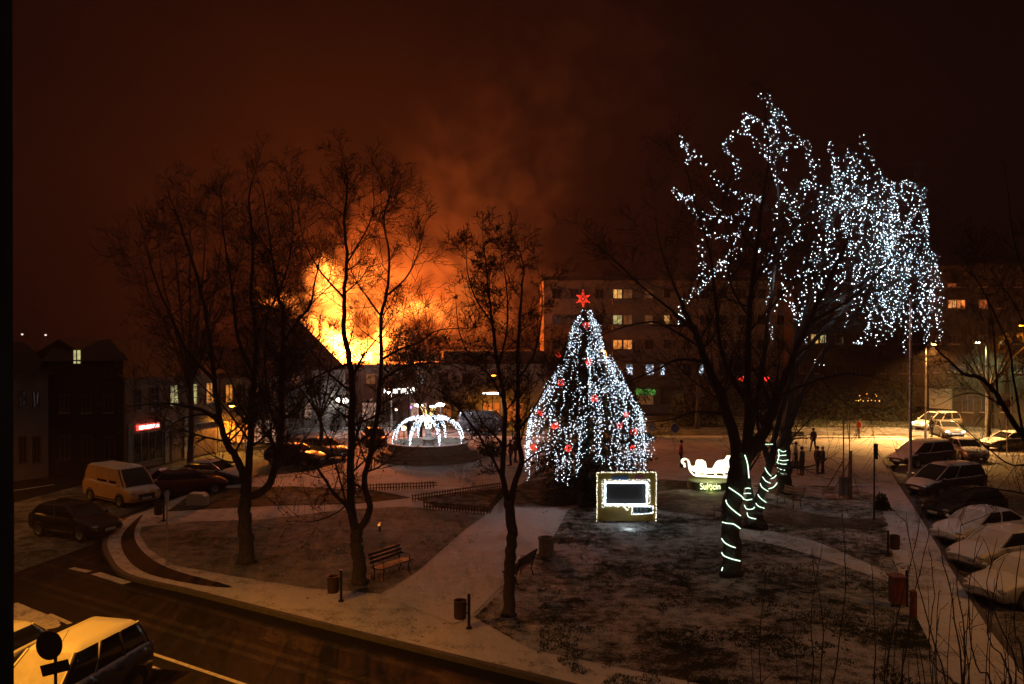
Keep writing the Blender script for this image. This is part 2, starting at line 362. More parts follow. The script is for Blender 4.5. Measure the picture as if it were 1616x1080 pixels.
nz = N(t, 'ShaderNodeTexNoise'); nz.inputs['Scale'].default_value = .22; nz.inputs['Detail'].default_value = 4; nz.inputs['Roughness'].default_value = .62; L(t, pos, nz.inputs['Vector'])
dv = N(t, 'ShaderNodeVectorMath', operation='SUBTRACT'); L(t, nz.outputs['Color'], dv.inputs[0]); dv.inputs[1].default_value = (.5, .5, .5)
ds = N(t, 'ShaderNodeVectorMath', operation='SCALE'); L(t, dv.outputs[0], ds.inputs[0]); ds.inputs['Scale'].default_value = 9.0
pa = N(t, 'ShaderNodeVectorMath', operation='ADD'); L(t, pos, pa.inputs[0]); L(t, ds.outputs[0], pa.inputs[1])
fl = [fb(562, 562, 60, 36, 4.2), fb(528, 540, 48, 34, 2.6), fb(512, 506, 44, 28, 1.5), fb(520, 455, 34, 44, .95), fb(508, 425, 22, 26, .8), fb(560, 410, 60, 40, .25), fb(556, 480, 60, 56, .6),
      fb(612, 500, 58, 34, .95), fb(660, 484, 46, 20, .7), fb(700, 500, 44, 26, .22), fb(436, 467, 34, 12, .9), fb(470, 470, 30, 22, .7), fb(600, 440, 90, 50, .3), fb(610, 545, 40, 30, 1.2), fb(760, 500, 90, 70, .16)]
tot = blobs(t, pa.outputs[0], fl)
n2 = N(t, 'ShaderNodeTexNoise'); n2.inputs['Scale'].default_value = .55; n2.inputs['Detail'].default_value = 5; n2.inputs['Roughness'].default_value = .6; n2.inputs['Distortion'].default_value = .8; L(t, pos, n2.inputs['Vector'])
mr = N(t, 'ShaderNodeMapRange'); L(t, n2.outputs['Fac'], mr.inputs['Value']); mr.inputs['From Min'].default_value = .38; mr.inputs['From Max'].default_value = .64; mr.inputs['To Min'].default_value = .12; mr.inputs['To Max'].default_value = 1.35
e = math_(t, 'MULTIPLY', tot, mr.outputs[0])
em = N(t, 'ShaderNodeEmission'); em.inputs['Color'].default_value = (1, .215, .028, 1); L(t, math_(t, 'MULTIPLY', math_(t, 'POWER', e, 1.75), 3.0), em.inputs['Strength'])
ab = N(t, 'ShaderNodeVolumeAbsorption'); ab.inputs['Color'].default_value = (.9, .6, .4, 1); L(t, math_(t, 'MULTIPLY', tot, .04), ab.inputs['Density'])
ad = N(t, 'ShaderNodeAddShader'); L(t, em.outputs[0], ad.inputs[0]); L(t, ab.outputs[0], ad.inputs[1])
mo = N(t, 'ShaderNodeOutputMaterial'); L(t, ad.outputs[0], mo.inputs['Volume'])
b = MB(); b.box(-31, 4, 88.6, 97.6, 5.9, 22); fo = b.build('fire', fm); tag(fo, 'tall orange and yellow flames bursting from the burning roof', 'fire', kind='stuff')

smk = bpy.data.materials.new('smoke'); t = vol_nodes(smk, .45)
g = N(t, 'ShaderNodeNewGeometry'); pos = g.outputs['Position']
nz = N(t, 'ShaderNodeTexNoise'); nz.inputs['Scale'].default_value = .085; nz.inputs['Detail'].default_value = 5; nz.inputs['Roughness'].default_value = .6; nz.inputs['Distortion'].default_value = .7; L(t, pos, nz.inputs['Vector'])
dv = N(t, 'ShaderNodeVectorMath', operation='SUBTRACT'); L(t, nz.outputs['Color'], dv.inputs[0]); dv.inputs[1].default_value = (.5, .5, .5)
ds = N(t, 'ShaderNodeVectorMath', operation='SCALE'); L(t, dv.outputs[0], ds.inputs[0]); ds.inputs['Scale'].default_value = 22.0
pa = N(t, 'ShaderNodeVectorMath', operation='ADD'); L(t, pos, pa.inputs[0]); L(t, ds.outputs[0], pa.inputs[1])
tot = blobs(t, pa.outputs[0], [(-10, 104, 14, 16, 7, 9, 1.3), (0, 106, 15, 13, 8, 8, .7), (-18, 104, 20, 10, 8, 9, .6), (-6, 108, 24, 15, 9, 11, .6), (-2, 110, 33, 16, 9, 13, .3), (10, 112, 44, 20, 9, 18, .16), (-13, 96, 14, 5, 2.5, 4, .6)])
n2 = N(t, 'ShaderNodeTexNoise'); n2.inputs['Scale'].default_value = .25; n2.inputs['Detail'].default_value = 5; n2.inputs['Distortion'].default_value = .8; L(t, pos, n2.inputs['Vector'])
mr = N(t, 'ShaderNodeMapRange'); L(t, n2.outputs['Fac'], mr.inputs['Value']); mr.inputs['From Min'].default_value = .40; mr.inputs['From Max'].default_value = .62; mr.inputs['To Min'].default_value = .1; mr.inputs['To Max'].default_value = 1.4
ps = N(t, 'ShaderNodeVolumeScatter'); ps.inputs['Color'].default_value = (.75, .45, .32, 1); ps.inputs['Anisotropy'].default_value = .1
L(t, math_(t, 'MULTIPLY', math_(t, 'MULTIPLY', tot, mr.outputs[0]), .11), ps.inputs['Density'])
mo = N(t, 'ShaderNodeOutputMaterial'); L(t, ps.outputs[0], mo.inputs['Volume'])
b = MB(); b.box(-40, 45, 97.8, 120, 4, 66); so = b.build('smoke', smk); tag(so, 'dark smoke plume rolling up behind the flames and lit orange', 'smoke', kind='stuff')

FC = (1.0, .20, .025)
for (px, py, d, pw) in ((562, 540, 92, 22000), (512, 470, 93, 12000), (640, 482, 93, 14000), (600, 470, 97, 4500)):
    lights_glow('fire_light', FC, pw, at(px, py, d), fo)

hz = bpy.data.materials.new('haze'); hz.use_nodes = True; t = hz.node_tree; t.nodes.clear()
pv = N(t, 'ShaderNodeVolumePrincipled'); pv.inputs['Color'].default_value = (.9, .65, .5, 1); pv.inputs['Density'].default_value = .0006; pv.inputs['Anisotropy'].default_value = .2
mo = N(t, 'ShaderNodeOutputMaterial'); L(t, pv.outputs[0], mo.inputs['Volume']); hz.cycles.homogeneous_volume = True
b = MB(); b.box(-170, 190, -35, 230, -1.2, 75); ho = b.build('haze', hz); tag(ho, kind='stuff')

# ------------------------------------------------------------------ street lamps
def street_lamp(label, foot, head, color, power, group='street lamps', r=0.07, pole_r=.07, arm=True, lit=True, zf=0, headsize=(.32, .13, .07), strength=30):
    e = empty('street_lamp', foot); tag(e, label, 'street lamp', group)
    f = Vector((0, 0, 0)); h = Vector(head) - Vector(foot)
    b = MB(); dx = Vector((h.x, h.y, 0)); top = h.z - (.35 if arm else .1)
    b.tube([f, (0, 0, 1.1), (0, 0, 1.11), (0, 0, top)], [pole_r * 1.5, pole_r * 1.4, pole_r, pole_r * .7], 10)
    b.build('pole', M['steel'], e)
    dn = dx.normalized() if dx.length > .01 else Vector((1, 0, 0))
    if arm:
        b = MB(); b.tube([(0, 0, top - .05), dx * .25 + Vector((0, 0, h.z - .05)), dx * .8 + Vector((0, 0, h.z + .06))], [pole_r * .6, pole_r * .5, pole_r * .45], 8); b.build('arm', M['steel'], e)
    a = math.atan2(dn.y, dn.x); Mx = Matrix.Translation(h) @ Matrix.Rotation(a, 4, 'Z')
    hl, hw, hh = headsize
    b = MB(); b.tube([Mx @ Vector(v) for v in ((-hl * 1.2, 0, .06), (-hl, 0, .07), (0, 0, .09), (hl, 0, .06), (hl * 1.1, 0, .05))], [hw * .4, hw * .7, hw, hw * .75, hw * .3], 10)
    hd = b.build('lamp_head', M['dkmetal'], e)
    b = MB(); b.ball((0, 0, 0), 1, 10, 6, sc3=(hl * .7, hw * .8, hh)); q = b.build('lamp_glass', emat('lamp_glass', color, strength if lit else 0), e, True); q.location = h + Vector((0, 0, -.05)); q.rotation_euler = (0, 0, a)
    if lit:
        ld = bpy.data.lights.new('lamp_light', 'SPOT'); ld.color = color; ld.energy = power; ld.shadow_soft_size = r; ld.spot_size = rad(150); ld.spot_blend = .6
        lo = bpy.data.objects.new('lamp_light', ld); col.objects.link(lo); lo.location = h + Vector((0, 0, -.22)); lo.parent = e
    return e
SOD = (1.0, .34, .015)
street_lamp('tall street lamp standing left of the view above the snowy off-roader', (-14.2, 16.0, -.12), (-12.4, 16.6, 7.8), SOD, 3400)
street_lamp('unseen street lamp off to the left, added to light the van and street', (-33.5, 36, -.12), (-31.5, 37, 8.2), SOD, 1300)  # out of view, added to light the van and the left street
street_lamp('street lamp standing to the right above the parking lot', (19.5, 22, -.12), (18.0, 23, 9), SOD, 550)
def lamp_px(label, px, py, d, foot_dx, *a, **k):
    h = at(px, py, d); return street_lamp(label, (h.x + foot_dx, h.y, -.1), h, *a, **k)
lamp_px('orange street lamp on slim steel pole beside the far parked cars', 1474, 543, 71, -.72, (1, .46, .12), 30000, strength=20)
lamp_px('pale greenish street lamp shining through the branches on the right', 1543, 540, 78, .8, (.82, 1, .40), 1600, strength=40)
lamp_px('orange street lamp at the right edge of the picture', 1612, 513, 66, .9, SOD, 1200, strength=18)
lamp_px('small orange street lamp just right of the christmas tree top', 952, 553, 79, .3, SOD, 2600, strength=30, arm=False)
lamp_px('amber street lamp hidden behind the trees near the shop row', 366, 640, 62, 1.0, (1, .42, .05), 1300)
lamp_px('amber street lamp seen behind the slender tree', 779, 592, 82, .8, SOD, 1500, strength=14)
lamp_px('white floodlight lamp before the burning hall', 613, 618, 80, .3, (1, .85, .75), 900, strength=90, arm=False, headsize=(.22, .2, .18))
for px, lb in ((630, 'left'), (662, 'middle'), (671, 'right')):
    pass

# ------------------------------------------------------------------ trees
def rand_unit(rr):
    while True:
        v = Vector((rr.uniform(-1, 1), rr.uniform(-1, 1), rr.uniform(-1, 1)))
        if .1 < v.length < 1: return v.normalized()
def grow(b, start, dirv, length, r0, level, rr, prm, tips):
    nseg = (6, 5, 4, 3)[level] if level < 4 else 3
    pts = [start]; rs = [r0]; d = dirv.normalized(); p = start.copy()
    for i in range(nseg):
        d = (d + rand_unit(rr) * prm['wig'] + Vector((0, 0, prm['up'][min(level, len(prm['up']) - 1)]))).normalized()
        p = p + d * (length / nseg); pts.append(p.copy()); rs.append(max(prm['rmin'], r0 * (1 - .78 * (i + 1) / nseg)))
    b.tube(pts, rs, (6, 5, 4, 3)[min(level, 3)], caps=False)
    if level >= prm['levels']:
        tips.append((pts[-1], d)); tips.append((pts[len(pts) // 2], d)); return
    k = prm['kids'][level]
    kn = int(k) + (1 if rr.random() < k - int(k) else 0)
    for j in range(kn):
        u = rr.uniform(.12, .97); i = min(int(u * nseg), nseg - 1); fr = u * nseg - i
        q = pts[i].lerp(pts[i + 1], fr); ax = (pts[i + 1] - pts[i]).normalized()
        side = rand_unit(rr); side = (side - ax * side.dot(ax)).normalized()
        nd = (ax * rr.uniform(.45, 1.0) + side * rr.uniform(.6, 1.1)).normalized()
        grow(b, q, nd, length * rr.uniform(.35, .62), max(prm['rmin'], rs[i] * .5), level + 1, rr, prm, tips)
def tree(label, group, base, limbs, d, seed, spawn=1.0, blen=2.4, leaves=0, levels=2, kids=(6, 5, 3), up=(.09, .05, .03), wig=.10, rmin=.006, barkm='bark', depthw=1.0, leaf_low=True, leafsize=.052, name='bare_tree', tipk=.5):
    """limbs: list of (pixel polyline, r0, r1, depth drift). First is the trunk."""
    rr = random.Random(seed); root = empty(name, base); tag(root, label, 'tree', group); o0 = Vector(base)
    prm = dict(levels=levels, kids=kids, up=up, wig=wig, rmin=rmin)
    tb = MB(); cb = MB(); tips = []; lines = []
    for li, (px, r0, r1, dd) in enumerate(limbs):
        k = len(px); pts = []
        off = rr.uniform(-1, 1)
        for i, (a, c) in enumerate(px):
            u = i / (k - 1)
            pts.append(at(a, c, d + dd * u * depthw))
        if li == 0: pts[0] = o0.copy()
        pts = smooth_line(pts, 4); m = len(pts)
        pts = [p + rand_unit(rr) * (r0 * .18 if 0 < i < m - 1 else 0) for i, p in enumerate(pts)]
        rs = [r0 + (r1 - r0) * (i / (m - 1)) for i in range(m)]
        if li == 0: rs[0] *= 1.45; rs[1] *= 1.12
        (tb if li == 0 else cb).tube([p - o0 for p in pts], rs, 12 if li == 0 else 8, caps=(li == 0))
        lines.append((pts, rs))
    for li, (pts, rs) in enumerate(lines):
        if li == 0 and len(lines) > 1: continue
        ln = sum((pts[i + 1] - pts[i]).length for i in range(len(pts) - 1)); m = len(pts)
        cnt = int(ln * spawn * (1.0))
        for j in range(cnt):
            u = rr.uniform(.12, 1.0) ** .85; i = min(int(u * (m - 1)), m - 2); q = pts[i].lerp(pts[i + 1], rr.random())
            ax = (pts[i + 1] - pts[i]).normalized(); side = rand_unit(rr); side = (side - ax * side.dot(ax)).normalized()
            nd = (ax * rr.uniform(.25, .95) + side).normalized()
            grow(cb, q - o0, nd, blen * rr.uniform(.45, 1.15) * (1.25 - .7 * u), max(rmin * 1.5, min(rs[i] * .42, .05)), 0, rr, prm, tips)
        grow(cb, pts[-1] - o0, (pts[-1] - pts[-2]).normalized(), blen * tipk, rs[-1], 0, rr, prm, tips)
    tb.build('trunk', M[barkm], root, True); cb.build('crown', M['twig' if barkm == 'bark' else 'bark2'], root)
    if leaves:
        lb = MB()
        zs = sorted(t[0].z for t in tips); zmid = zs[int(len(zs) * .42)]
        for j in range(leaves):
            p, dd = rr.choice(tips)
            for _ in range(6):
                if not leaf_low or p.z < zmid: break
                p, dd = rr.choice(tips)
            p = p + rand_unit(rr) * .05; s = leafsize * rr.uniform(.5, 1.3); u = rand_unit(rr); v = u.orthogonal().normalized(); w2 = u.cross(v) * .25
            lb.add([p - u * s, p + v * s * .55 + w2 * s, p + u * s, p - v * s * .5 + w2 * s], [(0, 1, 2, 3)])
        lb.build('leaves', M['leaf'], root)
    return root, tips
def tri(*a): return a
# left tree
tree('large bare tree with three stems on the snowy lawn, furthest left', 'bare park trees', P(389, 888), [
    ([(389, 888), (388, 850), (386, 815), (388, 783)], .29, .22, 0),
    ([(388, 785), (384, 752), (372, 722), (358, 700), (347, 665), (338, 600), (330, 520), (312, 440), (290, 370), (276, 330)], .17, .03, 1.5),
    ([(388, 790), (392, 740), (395, 690), (396, 640), (402, 596), (404, 530), (396, 460), (400, 390), (392, 320), (398, 285)], .16, .02, -.8),
    ([(388, 785), (415, 775), (434, 742), (443, 688), (444, 620), (446, 560), (448, 501), (440, 467), (431, 416), (421, 347), (414, 300)], .16, .02, .5),
    ([(445, 545), (470, 508), (490, 481), (496, 450), (504, 414)], .07, .02, -1),
    ([(350, 672), (325, 650), (295, 642), (262, 637), (220, 640)], .09, .02, -2),
    ([(347, 655), (310, 655), (280, 665), (250, 690)], .05, .012, 1.5),
    ([(338, 600), (300, 560), (270, 500), (245, 440), (232, 390)], .08, .02, -1.5),
    ([(402, 596), (375, 530), (365, 450), (352, 360), (350, 300)], .08, .015, 2),
    ([(396, 700), (360, 650), (322, 612), (290, 580)], .05, .012, 1),
    ([(443, 690), (425, 640), (418, 560), (425, 480), (440, 420)], .05, .012, -1.6),
    ([(404, 530), (430, 480), (455, 420), (462, 350), (455, 290)], .06, .012, 1.5),
], 31.3, 11, spawn=1.9, blen=2.7, leaves=900, kids=(9, 6, 3))
# second tree
tree('bare forked tree with rust leaves standing between bench and left tree', 'bare park trees', P(568, 922), [
    ([(568, 922), (567, 890), (563, 860), (562, 836)], .24, .20, 0),
    ([(562, 840), (554, 799), (554, 747), (556, 651), (554, 585), (544, 528), (543, 467), (548, 415), (544, 350), (548, 290), (545, 262)], .16, .015, .6),
    ([(562, 840), (576, 822), (583, 799), (575, 762), (586, 707), (597, 640), (602, 560), (602, 501), (613, 450), (613, 398), (606, 347), (618, 300)], .13, .015, -.7),
    ([(558, 830), (546, 799), (526, 777), (506, 747), (484, 718), (450, 690), (420, 668)], .08, .015, -1.6),
    ([(599, 570), (630, 552), (662, 540), (690, 522), (740, 518)], .05, .012, 1),
    ([(600, 602), (640, 578), (700, 574), (745, 590)], .05, .012, -1.2),
    ([(555, 572), (520, 585), (490, 600), (450, 622), (430, 640)], .045, .012, 1),
    ([(556, 620), (520, 590), (490, 552), (460, 520), (448, 500)], .045, .012, -1.4),
    ([(556, 600), (575, 560), (598, 530), (615, 500)], .04, .012, 1.1),
    ([(543, 470), (515, 440), (500, 420), (480, 380), (470, 330)], .045, .01, .8),
    ([(548, 415), (575, 370), (590, 330), (588, 290)], .035, .01, -.8),
    ([(602, 500), (580, 470), (560, 440), (545, 400)], .04, .01, 1.2),
    ([(606, 470), (640, 440), (660, 400), (670, 360)], .04, .01, .6),
    ([(600, 640), (620, 628), (655, 618), (700, 635)], .035, .01, -1),
    ([(548, 800), (520, 700), (498, 650), (480, 600)], .035, .01, 1.5),
], 28.5, 23, spawn=1.9, blen=2.1, leaves=1700, kids=(9, 6, 3))
# third slender tree
tree('slender bare tree with dry leaves beside the snowy path and bench', 'bare park trees', P(803, 972), [
    ([(803, 972), (804, 930), (805, 890), (808, 850), (806, 822), (803, 790)], .19, .15, 0),
    ([(804, 800), (793, 750), (796, 690), (796, 633), (786, 580), (777, 510), (771, 462), (766, 410), (762, 375)], .095, .012, .5),
    ([(805, 800), (812, 765), (823, 731), (818, 690), (817, 646), (817, 554), (821, 500), (823, 462), (826, 420), (817, 391)], .10, .012, -.5),
    ([(799, 770), (787, 743), (756, 688), (728, 650), (713, 633), (690, 615), (664, 606)], .05, .012, -1.2),
    ([(817, 600), (842, 560), (852, 520), (856, 470), (850, 430)], .04, .01, .9),
    ([(818, 680), (840, 650), (862, 610), (880, 575)], .04, .01, -1),
    ([(796, 633), (770, 590), (740, 560), (724, 520), (720, 480)], .04, .01, .8),
    ([(786, 580), (800, 520), (800, 460), (792, 400)], .035, .01, -.9),
    ([(777, 510), (750, 470), (738, 430), (736, 400)], .03, .01, -.5),
    ([(822, 735), (850, 715), (885, 712), (905, 724)], .03, .01, .8),
    ([(806, 640), (835, 610), (866, 590)], .03, .01, 1.2),
    ([(794, 700), (765, 672), (748, 640), (738, 600)], .03, .01, 1.2),
], 25.3, 37, spawn=2.3, blen=1.5, leaves=1900, kids=(8, 5.5, 3), leaf_low=False)
# tree A: big dark tree with light rope
treeA, tipsA = tree('big dark tree in front, its trunk wrapped in light rope', 'large lit trees', P(1155, 908), [
    ([(1155, 908), (1155, 860), (1155, 815), (1159, 765), (1168, 720)], .33, .31, 0),
    ([(1166, 735), (1151, 662), (1133, 614), (1110, 558), (1095, 520), (1080, 490), (1072, 470)], .22, .05, -1),
    ([(1168, 730), (1180, 680), (1179, 577), (1182, 500), (1190, 420), (1200, 340), (1212, 260), (1208, 180)], .17, .02, 1.5),
    ([(1172, 735), (1192, 705), (1214, 665), (1227, 625), (1247, 577), (1275, 510), (1310, 440), (1340, 370)], .24, .04, 1),
    ([(1118, 572), (1069, 568), (1035, 585), (989, 604), (940, 640)], .05, .012, -3),
    ([(1105, 548), (1060, 520), (1028, 508), (980, 518), (948, 531), (910, 560)], .05, .012, 2),
    ([(1100, 530), (1060, 490), (1010, 450), (970, 410), (945, 390)], .05, .012, -1.5),
    ([(1080, 490), (1055, 430), (1040, 380), (1035, 340)], .04, .012, 1.5),
    ([(1180, 640), (1140, 560), (1130, 480), (1120, 400), (1100, 330), (1075, 240)], .09, .015, 1),
    ([(1227, 625), (1290, 600), (1340, 590), (1400, 600)], .06, .012, -2),
    ([(1150, 655), (1100, 650), (1060, 662), (1010, 668)], .05, .012, 1),
    ([(1275, 510), (1330, 480), (1380, 440), (1420, 390)], .07, .012, 1),
    ([(1182, 500), (1150, 440), (1155, 380), (1130, 330)], .05, .012, 1),
], 29.6, 41, spawn=1.3, blen=3.0, leaves=0, kids=(9, 6, 3), barkm='bark2', wig=.13)
# tree B behind it
tree('dark forked tree right behind the big one, both stems wrapped in light rope', 'large lit trees', P(1191, 836), [
    ([(1191, 836), (1191, 822), (1192, 812)], .42, .36, 0),
    ([(1189, 815), (1182, 777), (1178, 740), (1184, 690), (1196, 620), (1205, 560), (1215, 480), (1225, 400), (1230, 320), (1215, 230)], .19, .03, .5),
    ([(1196, 815), (1202, 775), (1212, 745), (1220, 715), (1222, 690), (1236, 640), (1252, 580), (1270, 500), (1300, 400), (1330, 300)], .22, .03, 1),
    ([(1213, 730), (1204, 700), (1196, 670)], .14, .08, -.6),
    ([(1252, 580), (1300, 520), (1360, 460), (1400, 380), (1440, 310)], .12, .02, 2),
    ([(1270, 500), (1320, 470), (1390, 430), (1450, 400)], .10, .02, -1),
    ([(1225, 400), (1270, 340), (1330, 290), (1370, 240)], .08, .02, 1.6),
], 37, 47, spawn=.9, blen=3, leaves=0, kids=(8, 5, 2.4), barkm='bark2')
tree('dark leaning tree with tight rope-light rings behind the park bench', 'large lit trees', P(1240, 779), [
    ([(1240, 779), (1238, 750), (1237, 712), (1241, 680)], .43, .36, 0),
    ([(1241, 684), (1246, 630), (1252, 560), (1262, 480), (1268, 400)], .30, .06, .5),
    ([(1242, 680), (1270, 610), (1310, 540), (1370, 470), (1430, 400)], .2, .03, 1),
    ([(1252, 560), (1300, 480), (1350, 410), (1370, 330)], .14, .03, -1.6),
    ([(1370, 470), (1420, 460), (1460, 500)], .07, .02, -1.6),
], 45, 53, spawn=.8, blen=3.4, leaves=0, kids=(8, 5, 2.4), barkm='bark2')
# right-edge tree, close to the camera
tree('close bare tree reaching in from the right edge over the parked cars', 'bare park trees', at(1790, 1330, 13) * 1, [
    ([(1790, 1330), (1770, 1100), (1740, 900), (1690, 760)], .16, .10, 0),
    ([(1690, 760), (1616, 690), (1560, 606), (1520, 590), (1490, 562), (1470, 545)], .055, .008, 1),
    ([(1575, 640), (1570, 560), (1565, 500), (1548, 450)], .018, .005, .5),
    ([(1616, 690), (1600, 600), (1590, 540), (1540, 440), (1500, 380)], .022, .005, -.8),
    ([(1690, 760), (1640, 780), (1590, 775), (1540, 770), (1490, 790)], .02, .005, 1),
    ([(1650, 720), (1600, 735), (1550, 700), (1500, 660), (1450, 640)], .016, .004, 1),
    ([(1616, 690), (1580, 640), (1530, 620), (1480, 640)], .014, .004, -.5),
    ([(1690, 760), (1650, 600), (1630, 480), (1600, 380), (1590, 300)], .035, .006, 1),
    ([(1640, 560), (1600, 480), (1560, 420)], .014, .004, -1),
], 13, 59, spawn=3.4, blen=1.0, leaves=60, kids=(7, 5, 2.5), rmin=.0022, barkm='bark2', leafsize=.02)
# background trees
def bg_tree(label, px, py, hpx, wpx, d, seed, r=.18, leaves=0, spawn=1.0):
    base = P(px, py); top = py - hpx; L_ = [([(px, py), (px + 2, py - hpx * .2), (px, py - hpx * .35)], r, r * .7, 0)]
    rr = random.Random(seed)
    for i in range(7):
        u = (i / 6 - .5) * 2
        L_.append(([(px, py - hpx * .3), (px + u * wpx * .22, py - hpx * .5), (px + u * wpx * .42, py - hpx * (.78 - .15 * abs(u))), (px + u * wpx * .5, py - hpx * (1 - .25 * abs(u)))], r * .45, .02, rr.uniform(-3, 3)))
    return tree(label, 'trees in the background', base, L_, base.y, seed, spawn=spawn, blen=hpx / F * base.y * .2, leaves=leaves, kids=(8, 5, 2.5), rmin=.012, leafsize=.1)
bg_tree('bare tree behind the left tree near the parked dark cars', 300, 745, 440, 150, 0, 61, .2, 300, .7)
bg_tree('bushy bare tree before the burning hall, left of the fountain', 505, 722, 210, 130, 0, 63, .16, 500, 1.0)
bg_tree('bare round-topped tree behind the fountain in front of the hall', 662, 692, 170, 110, 0, 67, .2, 900, 1.2)
bg_tree('bare tree behind the christmas tree in front of the flats', 1100, 676, 300, 170, 0, 71, .2, 0, .6)
bg_tree('faint bare tree standing left of the fountain by the shops', 445, 712, 250, 120, 0, 73, .16, 500, .9)
bg_tree('dark bare tree in front of the right hand flats', 1560, 700, 260, 160, 0, 79, .2, 0, .7)

def crown_bush(name, label, cat, group, blobs_px, d, seed, nleaf, trunk=None, m='bush', size=.16):
    rr = random.Random(seed); c0 = at(*blobs_px[0][:2], d); root = empty(name, (c0.x, c0.y, -.1)); tag(root, label, cat, group); o0 = Vector(root.location)
    b = MB()
    tv = sum(bx[2] * bx[3] for bx in blobs_px)
    for (px, py, rx, ry) in blobs_px:
        c = at(px, py, d) - o0; kx = rx * d / F; kz = ry * d / F
        for j in range(int(nleaf * rx * ry / tv)):
            v = rand_unit(rr); q = (rr.random() ** .45) * (1 + .22 * noise.noise(v * 2.3 + Vector((px, 0, 0))))
            p = c + Vector((v.x * kx, v.y * kx * .9, v.z * kz)) * q
            if p.z < .05: continue
            s = size * rr.uniform(.5, 1.2); u = rand_unit(rr); w2 = u.orthogonal().normalized() * s * .6
            b.add([p - u * s, p + w2, p + u * s, p - w2], [(0, 1, 2, 3)])
    b.build('foliage', M[m], root)
    t2 = MB(); bx = blobs_px[0]; zc = (at(bx[0], bx[1], d) - o0).z
    t2.tube([(0, 0, 0), (.05, 0, zc * .5), (0, 0, max(zc, .5))], [.14, .1, .05], 8); t2.build('trunk', M['bark2'], root)
    return root
crown_bush('conifer', 'dark upright conifer behind the right side of the christmas tree', 'tree', 'trees in the background', [(986, 645, 24, 48), (985, 610, 14, 28)], 74, 81, 3500)
crown_bush('evergreen_tree', 'large dark evergreen mass left of the tall pale pole', 'tree', 'trees in the background', [(1405, 640, 42, 46), (1385, 655, 30, 34)], 87, 83, 5000)
crown_bush('evergreen_tree', 'dark round evergreen behind the red light signs', 'tree', 'trees in the background', [(1130, 630, 50, 44), (1090, 650, 34, 24)], 82, 85, 4500)
crown_bush('evergreen_tree', 'broad dark evergreen between rope-lit trunks and yellow string lights', 'tree', 'trees in the background', [(1290, 635, 55, 44), (1330, 640, 40, 34), (1220, 640, 40, 40)], 88, 87, 6000)
crown_bush('evergreen_tree', 'dark tree crown silhouetted against the fire by the hall roof', 'tree', 'trees in the background', [(645, 545, 36, 34), (660, 575, 40, 34)], 74, 89, 2600, size=.12)
crown_bush('evergreen_tree', 'dark leafy tree by the lamp post at the far right', 'tree', 'trees in the background', [(1590, 640, 40, 30), (1540, 660, 26, 24)], 84, 91, 3000)
crown_bush('hedge', 'dark clipped hedge on the street behind the snowy plaza', 'hedge', None, [(1390, 676, 80, 9), (1290, 674, 60, 10)], 82, 93, 3500)
crown_bush('shrub', 'small dark shrub with stake at the lawn corner by the pavement', 'shrub', None, [(1396, 812, 15, 24), (1392, 800, 11, 22)], 41, 95, 1600, size=.08)
crown_bush('shrub', 'low dark leafy shrub at the right foot of the fountain', 'shrub', None, [(775, 712, 26, 16)], 60, 97, 1200, size=.1)

# bare shrub shoots rising at the lower right, close to the camera
sh = empty('bare_shrub', (3.2, 7.2, -.1)); tag(sh, 'thicket of bare upright shoots rising at the lower right corner', 'shrub')
rr = random.Random(5); tracks = [([(1310, 1180), (1320, 1050), (1335, 930), (1332, 850), (1329, 812)], 8.5), ([(1395, 1180), (1400, 1050), (1420, 960), (1440, 880), (1455, 810)], 8), ([(1420, 1180), (1432, 1020), (1446, 930), (1470, 830)], 7.6),
    ([(1500, 1180), (1470, 1000), (1445, 900), (1430, 825)], 8), ([(1520, 1180), (1508, 980), (1490, 890), (1480, 830)], 7), ([(1520, 1180), (1522, 1000), (1512, 920), (1518, 830)], 7.2), ([(1530, 1180), (1470, 1040), (1475, 940), (1470, 870)], 8.4),
    ([(1380, 1180), (1382, 1010), (1378, 930), (1375, 865)], 8.8), ([(1280, 1180), (1284, 1050), (1281, 960), (1300, 850)], 9), ([(1255, 1180), (1258, 1060), (1250, 950)], 9.4), ([(1290, 1180), (1300, 1000), (1285, 900), (1282, 868)], 9.6),
    ([(1090, 1120), (1083, 1070), (1078, 1026)], 11), ([(1110, 1120), (1100, 1075), (1078, 1026)], 11), ([(1200, 1180), (1190, 1100), (1185, 1010)], 10), ([(1600, 1180), (1560, 1000), (1585, 880)], 6.5), ([(1616, 1180), (1600, 980), (1612, 860)], 6.2), ([(1570, 1180), (1540, 1050), (1530, 940), (1545, 850)], 6.9), ([(1640, 1180), (1610, 1060), (1560, 940), (1570, 880)], 6.4)]
for j in range(26):
    x = rr.uniform(1150, 1616) if j < 9 else rr.uniform(1400, 1640); t_ = rr.uniform(900, 1020); tracks.append(([(x + rr.uniform(-40, 40), 1190), (x + rr.uniform(-15, 15), 1080), (x, t_)], rr.uniform(6.5, 10)))
for px, d in tracks:
    pts = [at(a, c, d + .25 * i) for i, (a, c) in enumerate(px)]
    foot = Vector((pts[0].x * .75 + 3.2 * .25, pts[0].y * .8 + 7.2 * .2, -.1)); pts = [foot] + pts
    pts = smooth_line(pts, 4); pts = [p + rand_unit(rr) * .008 for p in pts]; m = len(pts)
    b = MB(); b.tube([p - sh.location for p in pts], [.012 - .0095 * (i / (m - 1)) ** .8 for i in range(m)], 5)
    for i in range(m // 2, m):
        if rr.random() < .55:
            q = pts[i] - sh.location; u = (rand_unit(rr) * .7 + Vector((0, 0, .8))).normalized(); ln = rr.uniform(.03, .05) if rr.random() < .6 else rr.uniform(.15, .4)
            b.tube([q, q + u * ln * .5 + rand_unit(rr) * .01, q + u * ln], [.004, .003, .0018], 4)
    b.build('stem', M['twig'], sh)
